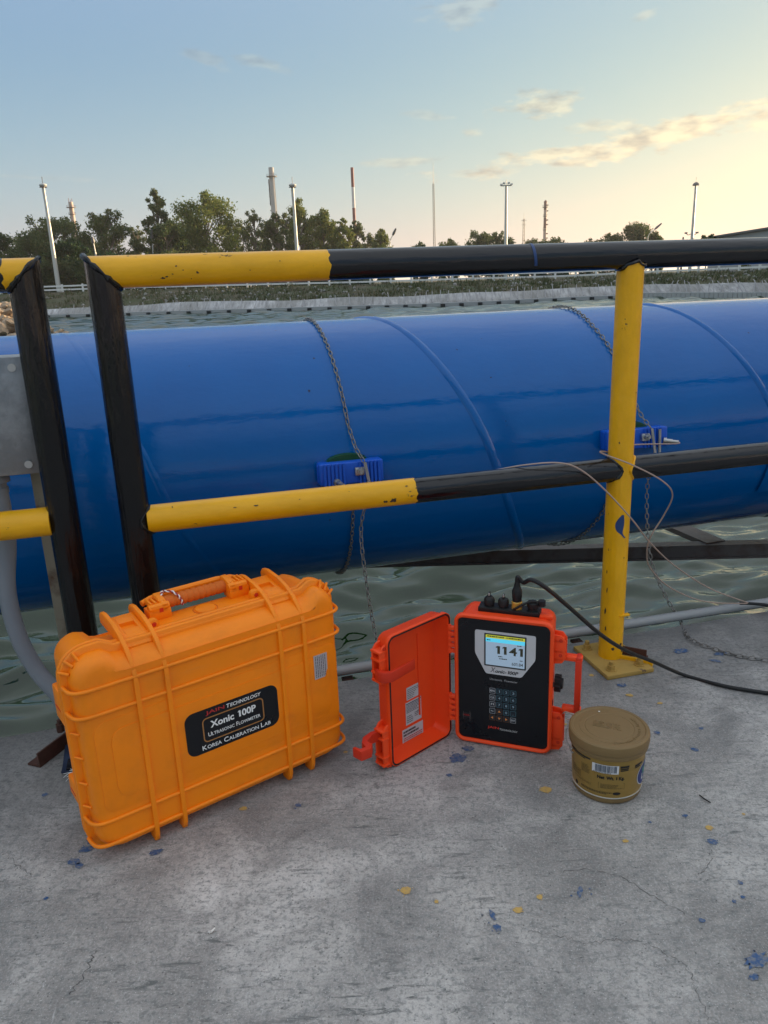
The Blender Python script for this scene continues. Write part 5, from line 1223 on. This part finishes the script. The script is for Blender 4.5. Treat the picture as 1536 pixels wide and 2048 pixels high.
rm = Mat('pale_stone', (.32, .31, .30), .9); n_ = rm.noise(4, 4, .6); rm.set('Base Color', rm.mix(n_, (.17, .165, .155), (.34, .33, .315)))
def rockmesh(seed, sub=2, amp=.35):
    b = bmesh.new(); bmesh.ops.create_icosphere(b, subdivisions=sub, radius=1)
    for v in b.verts: n = v.co.normalized(); v.co = n * (1 + amp * mnoise.noise(n * 1.4 + Vector((seed * 7.1, 0, 0))) + .13 * mnoise.noise(n * 4 + Vector((0, seed * 3.3, 0)))); v.co.z *= .75
    mb = MB(); return mb.bm(b)
mb = MB(); q = random.Random(6)
for i in range(330):
    x = q.uniform(-60, 1600); 
    if mnoise.noise(Vector((x * .01, 1, 0))) < -.15 and q.random() < .8: continue
    w, l, f = bank_at(x); t = q.betavariate(1.6, 1.8); p = l * (1 - t) + f * t; s = q.uniform(.05, .17)
    r = rockmesh(i % 9, 1); mb.add([(p[0] + v[0] * s, p[1] + v[1] * s, p[2] + .05 + v[2] * s) for v in r.v], r.f)
tag(mb.build('rubble', rm.m, smooth=False), 'pale stones scattered in the scrub of the far bank', 'rubble', kind='stuff')
# rock spit at the left
rk = Mat('tan_rock', (.3, .25, .18), .9); n1 = rk.noise(1.6, 5, .6); n2 = rk.noise(9, 4, .6)
rk.set('Base Color', rk.mix(rk.ramp(n1, [(.35, 0.), (.65, 1.)]), (.44, .32, .20), (.28, .21, .15))); rk.bump(n2, .6, .06)
protos = [rockmesh(s, 3, .5).build('rock', rk.m, ang=28) for s in range(6)]
for p in protos: COL.objects.unlink(p)
q = random.Random(21)
def rocktop(x): return interp([-200, -60, 45, 60, 100, 142], [585, 592, 607, 628, 654, 667], x)
pts_ = []
for i in range(78):
    x = 140 - 300 * (q.random() ** 1.15); tp = rocktop(x); y = tp + 4 + (676 - tp) * q.random(); d = 34 + (675 - y) / 70 * 8; pts_.append((y, x, d))
for y, x, d in sorted(pts_):
    o = bpy.data.objects.new('rock', q.choice(protos).data); COL.objects.link(o); s = q.uniform(.18, .44) * (1 if x < 70 else .6)
    P = AT(x, y, d); o.location = P; o.scale = (s * q.uniform(.9, 1.5), s, s * q.uniform(.8, 1.1)); o.rotation_euler = (q.uniform(-.5, .5), q.uniform(-.5, .5), q.uniform(0, 6)); tag(o, 'sunlit tan boulder in the rock pile at the left edge of the water', 'rock', 'rocks in the pile by the water')
verts = []; xs_ = list(range(-260, 150, 12)); 
for x in xs_:
    for k in range(7):
        f = k / 6; y = 684 * (1 - f) + (rocktop(x) + 6) * f; d = 33.8 + (684 - y) / 70 * 8.4; P = AT(x, y, d); verts.append(P + [0, .25, -.12])
    verts.append(AT(x, rocktop(x) + 6, 46) * np.array([1, 1, 0]) + [0, 0, -2.5])
idx = np.arange(len(verts)).reshape(len(xs_), 8)
struct(np_mesh('rock_spit', verts, np.stack([idx[:-1, :-1], idx[1:, :-1], idx[1:, 1:], idx[:-1, 1:]], -1).reshape(-1, 4), rk.m), 'tan earth spit under the rock pile')

# ------------------------------------------------------------------ trees
def leafmat(name, stops, trans=.42):
    m = Mat(name, (.05, .07, .02), .65, spec=.3); gi = m.N.new('ShaderNodeNewGeometry'); c = m.ramp(gi.outputs['Random Per Island'], stops); m.set('Base Color', c)
    tr_ = m.N.new('ShaderNodeBsdfTranslucent'); m.L.new(c, tr_.inputs[0]); mx = m.N.new('ShaderNodeMixShader'); mx.inputs[0].default_value = trans
    m.L.new(m.b.outputs[0], mx.inputs[1]); m.L.new(tr_.outputs[0], mx.inputs[2]); m.L.new(mx.outputs[0], m.N['Material Output'].inputs[0]); return m.m
LEAF = {'olive': leafmat('olive_leaves', [(0, (.080, .115, .022)), (.5, (.125, .165, .034)), (1, (.18, .185, .044))]),
        'green': leafmat('green_leaves', [(0, (.030, .060, .016)), (.6, (.055, .090, .022)), (1, (.090, .110, .028))]),
        'deep': leafmat('deep_green_leaves', [(0, (.012, .040, .012)), (.6, (.022, .060, .018)), (1, (.035, .075, .022))]),
        'dull': leafmat('dull_leaves', [(0, (.058, .090, .028)), (.6, (.092, .122, .038)), (1, (.135, .145, .046))])}
bark = rusty('pale_bark', (.16, .13, .10), (.09, .07, .05), (.20, .17, .14), .9, .5, 3)
def tree(px, top, wpx, dist, style, label, leaf, seed, n=5200, base=575, group='trees on the far bank', name='tree', lsize=.26, cat='tree'):
    q = np.random.default_rng(seed); B = AT(px, base, dist); B[2] = bank_at(min(max(px, -200), 1800))[2][2] - .25 - (0 if dist < 95 else .1); T = AT(px, top, dist); H = T[2] - B[2]; R = wpx / 2 * dist / FPX * 1.02
    n = int(n * 1.6); lsize *= 1.05; wpx *= 1.10
    root = thing(name, label, cat, tuple(B), 0, group)
    start = {'spread': .42, 'column': .08, 'tall': .10, 'round': .12, 'bush': .02, 'flame': .06, 'sparse': .2}[style]
    nl = {'spread': 52, 'column': 54, 'tall': 62, 'round': 46, 'bush': 26, 'flame': 52, 'sparse': 30}[style]
    lob = []
    for i in range(nl):
        h = start + (1 - start) * ((i + q.random()) / nl)
        if style == 'spread': env = (max(0, math.sin(PI * min(1, ((h - start) / (1 - start)) * .72 + .18)))) ** .6
        elif style == 'column': env = (1 - h) ** .62 * .95 + .08
        elif style == 'flame': env = min(1, (h + .12) * 3) * (1 - h) ** .5 * 1.2 + .06
        elif style == 'tall': env = (math.sin(PI * min(1, h * .78 + .14))) ** .7
        elif style == 'sparse': env = .5 + .5 * math.sin(h * 7 + seed)
        else: env = math.sqrt(max(.03, 1 - ((h - .42) / .60) ** 2))
        a = q.uniform(0, 2 * PI); rr = R * env * math.sqrt(q.uniform(.05, 1)) * .86; s = R * {'bush': .33, 'round': .24, 'spread': .19, 'sparse': .24}.get(style, .22) * q.uniform(.7, 1.25) * (.6 if h > .9 else 1)
        lob.append((rr * math.cos(a), rr * math.sin(a), H * h - s * .6 * (h > .88), s))
    lean = q.uniform(-.04, .04) * H
    trunk = [(lean * f * f, 0, H * f * .86) for f in np.linspace(0, 1, 9)]; tw = max(.06, H * .016)
    mb = MB(); mb.tube([(x + .05 * H * .1 * math.sin(i * 1.3 + seed), y, z) for i, (x, y, z) in enumerate(trunk)], [tw * (1.15 - i / 9) for i in range(9)], 7)
    for (x, y, z, s) in lob:
        h0 = max(.05 * H, z - math.hypot(x, y) * q.uniform(.7, 1.3) - .06 * H); a = np.array([lean * (h0 / H) ** 2, 0, min(h0, .84 * H)]); b = np.array([x, y, z]); m_ = (a + b) / 2 + q.normal(0, .04 * R, 3)
        mb.tube(smooth_path([a, m_, b], 3), [tw * .42 * (1 - i / 7.5) + .012 for i in range(7)], 4, cap=False)
    mb.build('trunk', bark, root, ang=80)
    w = np.array([l[3] ** 2 for l in lob]); w = w / w.sum(); which = q.choice(len(lob), n, p=w); L = np.array(lob)
    d = q.normal(0, 1, (n, 3)); d /= np.linalg.norm(d, axis=1)[:, None]; rad = L[which, 3] * (q.uniform(.25, 1.0, n) ** .5) * (1 + .25 * q.normal(0, 1, n))
    c = L[which, :3] + d * rad[:, None] * [1, 1, .85]; c[:, 2] = np.maximum(c[:, 2], .03 * H * q.random(n))
    # twig clumps: pull leaves towards random twig centres, leaves open gaps between
    nt = max(30, n // 26); tws = c[q.choice(n, nt)]; near = q.integers(0, nt, n)
    dd = ((c[:, None, :] - tws[None, q.choice(nt, min(nt, 60), replace=False), :]) ** 2).sum(-1); 
    sel = dd.argmin(1); pool = tws[:min(nt, 60)]
    ax = q.normal(0, 1, (n, 3)) * [1, 1, .7] + [0, 0, -.75]; ax /= np.linalg.norm(ax, axis=1)[:, None]; s2 = np.cross(ax, q.normal(0, 1, (n, 3))); s2 /= np.linalg.norm(s2, axis=1)[:, None] + 1e-9
    ls = lsize * q.uniform(.6, 1.3, n)[:, None]; wd = ls * .24
    V4 = np.stack([c - ax * ls * .5, c + s2 * wd, c + ax * ls * .5, c - s2 * wd], 1).reshape(-1, 3)
    o = np_mesh('crown', V4, np.arange(n * 4).reshape(n, 4), LEAF[leaf], smooth=False, parent=root)
    return root
TREES = [
 (8, 464, 78, 78, 'round', 'dull green tree cut by the left edge of the view', 'green', 5200, .27),
 (112, 430, 150, 82, 'spread', 'wide spreading tree behind the leftmost light mast', 'dull', 6500, .26),
 (150, 476, 92, 76, 'round', 'rounded bright dark green tree right of the leftmost light mast', 'deep', 6500, .28),
 (228, 417, 118, 84, 'tall', 'broad tree above the left end of the yellow rail', 'dull', 7600, .27),
 (326, 375, 74, 86, 'flame', 'tall thin crowned tree, left half of the tallest pair', 'dull', 5600, .26),
 (345, 440, 90, 83, 'tall', 'bushy green tree at the foot of the tallest pair', 'green', 6000, .27),
 (424, 381, 150, 88, 'tall', 'biggest yellow green tree, right half of the tallest pair', 'olive', 11000, .27),
 (516, 416, 60, 90, 'tall', 'thin sparse tree just left of the grey chimney', 'dull', 2300, .22),
 (560, 425, 62, 90, 'flame', 'narrow tree in front of the grey chimney', 'dull', 4400, .26),
 (608, 396, 92, 92, 'column', 'pointed tall tree right of the second light mast', 'olive', 6200, .27),
 (655, 415, 84, 93, 'column', 'pointed tree between the second mast and the striped chimney', 'olive', 5600, .27),
 (690, 436, 62, 92, 'flame', 'leafy tree hiding the foot of the striped chimney', 'olive', 4400, .27),
 (716, 440, 56, 94, 'flame', 'last tree of the tall row, right of the striped chimney', 'dull', 4000, .27),
 (766, 457, 60, 96, 'column', 'small lone conical tree beside the tilted street lamp', 'olive', 3600, .27),
 (842, 482, 56, 110, 'round', 'small low tree left of the lattice mast', 'green', 2800, .30),
 (898, 476, 62, 110, 'round', 'small yellowish tree right of the lattice mast', 'olive', 3000, .30),
 (958, 461, 84, 112, 'round', 'rounded tree left of the floodlight mast', 'green', 4600, .32),
 (1000, 462, 66, 113, 'round', 'rounded tree behind the floodlight mast', 'green', 3800, .32),
 (1066, 477, 66, 118, 'bush', 'low rounded tree left of the dark red column', 'green', 3200, .34),
 (1112, 476, 70, 118, 'bush', 'low rounded tree under the dark red column', 'green', 3200, .34),
 (1174, 476, 50, 122, 'bush', 'small rounded tree left of the big right hand tree', 'green', 2400, .34),
 (1214, 466, 58, 122, 'round', 'medium tree joined to the left of the big right hand tree', 'green', 3000, .34),
 (1262, 445, 92, 120, 'round', 'big dark tree left of the arm street lamp', 'green', 5600, .34),
 (1302, 462, 56, 121, 'round', 'smaller dark tree right under the arm street lamp', 'green', 3000, .34),
 (1408, 469, 40, 118, 'spread', 'small tree at the left end of the warehouse', 'green', 2000, .34),
 (60, 468, 96, 90, 'round', 'dense tree filling the gap left of the leftmost light mast', 'dull', 4200, .26),
 (180, 470, 84, 92, 'tall', 'dark tree between the leftmost mast and the broad tree', 'green', 4200, .26),
 (284, 448, 56, 95, 'sparse', 'thin tree in the gap left of the tallest pair', 'dull', 2600, .24),
 (382, 425, 96, 94, 'tall', 'olive tree filling behind the tallest pair', 'olive', 6000, .26),
 (482, 436, 80, 96, 'tall', 'olive tree at the right shoulder of the biggest tree', 'olive', 4600, .26),
 (540, 440, 70, 98, 'tall', 'pale tree behind the foot of the grey chimney', 'olive', 4000, .26),
 (582, 424, 64, 100, 'column', 'narrow tree right behind the second light mast', 'dull', 3600, .26),
 (632, 428, 72, 101, 'column', 'tree in the gap between the two pointed trees', 'dull', 4000, .26),
 (674, 440, 60, 100, 'column', 'pointed tree just left of the striped chimney', 'olive', 3600, .26),
 (738, 466, 44, 102, 'bush', 'low bushy tree at the right end of the tall row', 'dull', 2200, .26),
 (1488, 476, 28, 96, 'bush', 'tiny bush in front of the warehouse wall', 'olive', 900, .26)]
for i, (px, tp, wp, di, sty, lb, lf, n, ls) in enumerate(TREES): tree(px, tp, wp, di, sty, lb, lf, 100 + i, n, lsize=ls)
SHR = [(20, 500, 90), (70, 512, 80), (105, 505, 70), (142, 520, 74), (185, 510, 90), (235, 505, 90), (290, 512, 90), (350, 505, 90), (410, 508, 90), (470, 506, 90), (530, 510, 80), (590, 512, 80), (650, 510, 90), (705, 514, 70)]
for i, (px, tp, wp) in enumerate(SHR):
    near = ['', '', '', '', 'below the broad tree at the left end of the yellow rail', 'right of the broad tree at the left end of the yellow rail', 'below the thin half of the tallest tree pair', 'left under the biggest yellow green tree', 'right under the biggest yellow green tree', 'right of the biggest yellow green tree', 'below the thin sparse tree', 'at the foot of the second light mast', 'below the pointed tree right of the second mast', 'at the foot of the striped chimney']
    lb = {0: 'shrub at the left edge below the cut off tree', 1: 'shrub left of the leftmost light mast foot', 2: 'shrub behind the leftmost light mast foot', 3: 'shrub between the two black corner posts'}.get(i, 'green shrub ' + near[i])
    tree(px, tp, wp, 75, 'bush', lb, ['green', 'deep', 'green', 'dull'][i % 4], 300 + i, 3000, group='shrubs behind the white fence', name='shrub', lsize=.24, cat='shrub')

# ------------------------------------------------------------------ masts, chimneys, warehouse
mw = Mat('pale_mast_steel', (.50, .50, .47), .45, metal=.15).m; md = Mat('dark_fitting', (.08, .08, .085), .5).m
def zb(px): return bank_at(min(max(px, -200), 1800))[2][2] - .3
def mast(px, py, dist, wtop, wbot, label, head):
    T = AT(px, py, dist); B = T.copy(); B[2] = zb(px); k = dist / FPX; H = T[2] - B[2]; root = thing('light_mast', label, 'light mast', tuple(B), 0, 'tall light masts')
    mb = MB(); n = 14; mb.tube([(0, 0, H * f) for f in np.linspace(0, 1, n)], [k * (wbot * (1 - f) + wtop * f) / 2 for f in np.linspace(0, 1, n)], 12); mb.build('mast', mw, root)
    if head == 'saucer':
        r = 7.0 * k; mb = MB(); mb.lathe([(.15 * r, -.5 * r), (.75 * r, -.42 * r), (r, -.05 * r), (.95 * r, .15 * r), (.5 * r, .38 * r), (.08 * r, .45 * r), (.05 * r, .5 * r)], 24, (0, 0, H)); mb.build('lamp_head', mw, root)
        for a in range(0, 360, 60): mb = MB(); mb.box((.72 * r * math.cos(math.radians(a)), .72 * r * math.sin(math.radians(a)), H - .52 * r), (.5 * r, .5 * r, .2 * r), .02); mb.build('lamp', md, root)
        mb = MB(); mb.cyl((0, 0, H + .4 * r), (0, 0, H + 2.0 * r), .03, n=5); mb.build('lightning_rod', md, root)
        mb = MB(); mb.cyl((-.4 * r, 0, H - .5 * r), (-.2 * r, 0, H * .4), .018, n=4); mb.build('hoist_cable', md, root)
    elif head == 'dome':
        r = 6.2 * k; mb = MB(); mb.lathe([(.9 * r, -.30 * r), (r, -.28 * r), (.92 * r, .1 * r), (.6 * r, .5 * r), (.1 * r, .68 * r)], 24, (0, 0, H)); mb.build('lamp_head', md, root)
        mb = MB(); mb.cyl((0, 0, H + .6 * r), (0, 0, H + 2 * r), .03, n=5); mb.build('lightning_rod', md, root)
    else:
        r = 10 * k; mb = MB(); mb.box((0, 0, H - .1 * r), (2 * r, .12, .12)); mb.box((0, 0, H - .1 * r), (.12, 1.6 * r, .12)); mb.build('crossarm', mw, root)
        for x in (-.95, -.45, .45, .95):
            mb = MB(); mb.box((x * r, -.1, H + (.05 if abs(x) > .6 else .3) * r), (.42 * r, .34, .34 * r), .03, rot=Matrix.Rotation(-.35 * (1 if x > 0 else -1), 3, 'Y')); mb.build('floodlight', mw, root)
        mb = MB(); mb.cyl((0, 0, H), (0, 0, H + .9 * r), .03, n=5); mb.build('lightning_rod', md, root)
    return root
mast(86, 370, 73, 4.5, 9.5, 'tall pale light mast with a saucer head, leftmost of all', 'saucer')
mast(585, 370, 86, 4.5, 8.5, 'tall pale light mast with a saucer head in front of the tree row', 'saucer')
mast(1012.5, 370, 96, 4.5, 7.5, 'tall light mast carrying a crossarm of floodlights', 'flood')
mast(1392, 369, 104, 4, 6.5, 'dark silhouetted light mast with a dome head near the warehouse', 'dome')
def chimney(px, py, dist, wpx, label, mats, bands, name='chimney', plat=(), taper=1.25, extra=None, cat='chimney'):
    T = AT(px, py, dist); B = T.copy(); B[2] = 0.4; k = dist / FPX; H = T[2] - B[2]; root = thing(name, label, cat, tuple(B)); r = wpx * k / 2
    zc = [H] + [H - b * k for b in bands] + [0]
    for i in range(len(zc) - 1):
        rad = lambda z: r * (taper + (1 - taper) * z / H)
        mb = MB(); mb.tube([(0, 0, zc[i + 1]), (0, 0, zc[i])], [rad(zc[i + 1]), rad(zc[i])], 20); mb.build('shaft_section', mats[i % len(mats)], root)
    for d, w in plat:
        z = H - d * k; mb = MB(); mb.cyl((0, 0, z), (0, 0, z + .9 * k), w * k / 2, n=18); pl = mb.build('platform', md, root)
        mb = MB()
        for j in range(12): a = 2 * PI * j / 12; mb.cyl((w * k * .48 * math.cos(a), w * k * .48 * math.sin(a), z + .9 * k), (w * k * .48 * math.cos(a), w * k * .48 * math.sin(a), z + 4 * k), .14 * k, n=4)
        mb.tube([(w * k * .48 * math.cos(a), w * k * .48 * math.sin(a), z + 4 * k) for a in np.linspace(0, 2 * PI, 19)], .14 * k, 4); mb.build('platform_rail', md, pl)
    return root, H, k, r
gc = Mat('grey_chimney_concrete', (.36, .36, .35), .8).m; rd = Mat('red_chimney_paint', (.15, .022, .028), .6).m; wh = Mat('white_chimney_paint', (.55, .54, .54), .6).m; pk = Mat('pinkish_column_paint', (.45, .33, .27), .6).m; dr_ = Mat('dark_red_steel', (.16, .07, .06), .6).m
r_, H_, k_, rr_ = chimney(542, 335, 210, 9.5, 'tall grey concrete chimney with a ring platform behind the trees', [gc], [16, 40, 64, 88], plat=((16, 20),), taper=1.5)
for i in range(3): mb = MB(); mb.cyl((-12 * k_ * (.5), 0, H_ - 20 * k_), (-12 * k_ * .5, 0, 20), .12, n=4); mb.build('ladder', md, r_); break
for z in (26, 38, 50, 62, 74): mb = MB(); mb.box((-6.2 * k_, 0, H_ - z * k_), (1.4 * k_, .5, 2 * k_)); mb.build('ladder_cage', md, r_)
chimney(704, 335, 220, 5.6, 'slim chimney banded dark red and white behind the tree row', [rd, wh, rd], [33.5, 69.5], taper=1.15)
r_, H_, k_, rr_ = chimney(141, 404, 190, 8, 'pinkish process column with platforms at the left behind the trees', [pk], [24, 60], 'process_column', ((10, 17), (22, 13)), 1.35, cat='column')
for x, h in ((-3, 7), (0, 4), (3, 6)): mb = MB(); mb.cyl((x * k_, 0, H_), (x * k_, 0, H_ + h * k_), .5 * k_, n=6); mb.build('vent_pipe', dr_, r_)
r_, H_, k_, rr_ = chimney(95, 470, 185, 6.5, 'pinkish column seen through the spreading tree behind the leftmost mast', [pk], [14], 'process_column', ((6, 11), (20, 11)), 1.2, cat='column')
r_, H_, k_, rr_ = chimney(1091, 406, 230, 5.5, 'dark red process column with small platforms on the horizon', [dr_, pk, dr_, pk], [12, 26, 44], 'process_column', ((8, 11), (24, 8), (48, 8)), 1.2, cat='column')
for z in (4, 14, 30, 38, 54, 62): mb = MB(); mb.box((3.6 * k_, 0, H_ - z * k_), (2.4 * k_, 1., 2 * k_)); mb.build('side_platform', dr_, r_)
mb = MB(); mb.lathe([(3 * k_, 0), (3.2 * k_, 2 * k_), (2.0 * k_, 4 * k_), (.8 * k_, 5 * k_)], 12, (0, 0, H_)); mb.build('top_cap', dr_, r_)
def lattice(px, py, dist, wpx, label, arms=False, rod=60):
    T = AT(px, py, dist); B = T.copy(); B[2] = .6; k = dist / FPX; H = T[2] - B[2]; root = thing('lattice_mast', label, 'mast', tuple(B)); w = wpx * k / 2; t = .16 * k + .03; zt = H - rod * k
    for sx, sy in ((-1, -1), (1, -1), (1, 1), (-1, 1)): mb = MB(); mb.tube([(sx * w * 1.3, sy * w * 1.3, 0), (sx * w * .7, sy * w * .7, zt)], t, 4); mb.build('leg', md, root)
    mb = MB(); n = int(zt / (3.2 * k))
    for i in range(n):
        z0 = zt * i / n; z1 = zt * (i + 1) / n; f0 = 1.3 - .6 * i / n; f1 = 1.3 - .6 * (i + 1) / n; s = 1 if i % 2 else -1
        mb.tube([(-s * w * f0, -w * f0, z0), (s * w * f1, -w * f1, z1)], t * .7, 4, cap=False); mb.tube([(-w * f0, s * w * f0, z0), (-w * f1, -s * w * f1, z1)], t * .7, 4, cap=False)
    mb.build('bracing', md, root); mb = MB(); mb.tube([(0, 0, zt), (0, 0, H)], [t, t * .6], 5); mb.build('aerial', md, root)
    if arms:
        for d, l in ((13, 5), (21, 4)): mb = MB(); mb.box((0, 0, H - d * k), (2 * l * k, .3, .5 * k)); mb.build('crossarm', md, root)
lattice(866, 325, 160, 3.2, 'very tall thin lattice mast with a whip aerial in the middle of the skyline', rod=36)
lattice(1048, 426, 240, 3.5, 'small distant pylon left of the dark red column', True, 10)
def lamp(px, py, dist, base_py, tipx, tipy, label):
    k = dist / FPX; A = AT(px, py, dist); T = AT(tipx, tipy, dist); B = A.copy(); B[2] = zb(px); root = thing('street_lamp', label, 'street lamp', tuple(B), 0, 'small street lamps'); a = A - B; t = T - B
    mb = MB(); mb.tube([(0, 0, 0), (0, 0, a[2] * .96)], [.09, .07], 8); mb.tube(smooth_path([np.array([0, 0, a[2] * .95]), a + (t - a) * .15 + [0, 0, .0], a + (t - a) * .55], 5), [.055] * 11, 6); mb.build('pole', mw, root)
    mb = MB(); p0 = a + (t - a) * .5; mb.tube([p0, p0 + (t - p0) * .3, t], [.10, .17, .10], 8); mb.build('lamp_head', md, root)
lamp(779, 484, 98, 500, 792, 457, 'small street lamp with a tilted head beside the lone conical tree')
lamp(1296, 470, 116, 480, 1323, 447, 'small street lamp with a long arm behind the big right hand tree')
lamp(190, 500, 74, 520, 184, 474, 'thin street lamp among the left trees between the two corner posts')
lamp(306, 505, 82, 520, 303, 458, 'thin pole lamp left of the tallest tree pair')
k = 104 / FPX; T = AT(1383, 466, 110); B = T.copy(); B[2] = zb(1383); tw = thing('street_lamp', 'twin headed street lamp close beside the dark dome mast', 'street lamp', tuple(B), 0, 'small street lamps'); h = T[2] - B[2]
mb = MB(); mb.tube([(0, 0, 0), (0, 0, h)], [.09, .06], 8); mb.build('pole', md, tw)
for s in (-1, 1): mb = MB(); mb.tube([(0, 0, h - .1), (s * .45, 0, h - .25), (s * .85, 0, h + .05)], [.05, .05, .05], 5); mb.box((s * .75, 0, h + .02), (.34, .25, .2), .03); mb.build('lamp_head', md, tw)
T = AT(1366.5, 474, 112); B = T.copy(); B[2] = zb(1366); mb = MB(); mb.tube([(0, 0, 0), (0, 0, T[2] - B[2])], [.14, .11], 8); tag(mb.build('pole', md, loc=tuple(B)), 'short dark bare pole left of the dome mast', 'pole')

wa, wb = AT(1421, 475, 122), AT(1536, 462.5, 100); d = (wb - wa); d[2] = 0; d /= np.linalg.norm(d)
wz = (wa[2] + wb[2]) / 2; Lw = 118.0; nn = np.array([-d[1], d[0], 0]); nn = -nn if nn[0] > 0 else nn
whs = thing('warehouse', 'long low grey metal warehouse at the right edge of the far bank', 'warehouse', (wa[0], wa[1], .2)); wo_ = np.array(whs.location); hw = wz - .2
wallm = Mat('grey_metal_cladding', (.33, .35, .38), .5, metal=.1).m; roofm = Mat('grey_metal_roof', (.30, .30, .30), .5, metal=.2).m
n_p = 36
for i in range(n_p):
    a = d * (Lw * i / n_p); b = d * (Lw * (i + 1) / n_p - .05); mb = MB(); mb.loft([[p + nn * o_ + np.array([0, 0, z]) for o_, z in ((0, 0), (.12, 0), (.12, hw), (0, hw))] for p in (a, b)]); mb.build('wall_panel', wallm, whs, smooth=False)
mb = MB(); mb.loft([[p - nn * o_ + np.array([0, 0, z]) for o_, z in ((0.02, 0), (0.02, hw - .01), (24, hw - .01), (24, 0))] for p in (d * .05, d * (Lw - .05))]); mb.build('wall', wallm, whs, smooth=False)
mb = MB(); mb.loft([[p - nn * o_ + np.array([0, 0, z]) for o_, z in ((-.5, hw), (-.5, hw + .28), (12, hw + .7), (24.5, hw + .28), (24.5, hw))] for p in (d * -.4, d * (Lw + .4))]); mb.build('roof', roofm, whs, smooth=False)
mb = MB(); mb.loft([[p - nn * o_ + np.array([0, 0, z]) for o_, z in ((-.65, hw + .02), (-.65, hw + .22), (-.52, hw + .22), (-.52, hw + .02))] for p in (d * -.4, d * (Lw + .4))]); mb.build('gutter', md, whs, smooth=False)

# ------------------------------------------------------------------ evening haze
hm = bpy.data.materials.new('evening_haze'); hm.use_nodes = True; hn = hm.node_tree.nodes; hn.remove(hn['Principled BSDF'])
hv = hn.new('ShaderNodeVolumePrincipled'); hv.inputs['Color'].default_value = (.92, .93, .95, 1); hv.inputs['Density'].default_value = HAZE; hv.inputs['Anisotropy'].default_value = .35
hm.node_tree.links.new(hv.outputs[0], hn['Material Output'].inputs['Volume'])
mb = MB(); mb.box((0, 0, 24.0), (15000, 15000, 52.0)); hz_ = mb.build('haze', hm, smooth=False, kind='stuff'); hz_['label'] = 'thin evening haze over the pond and the far bank'
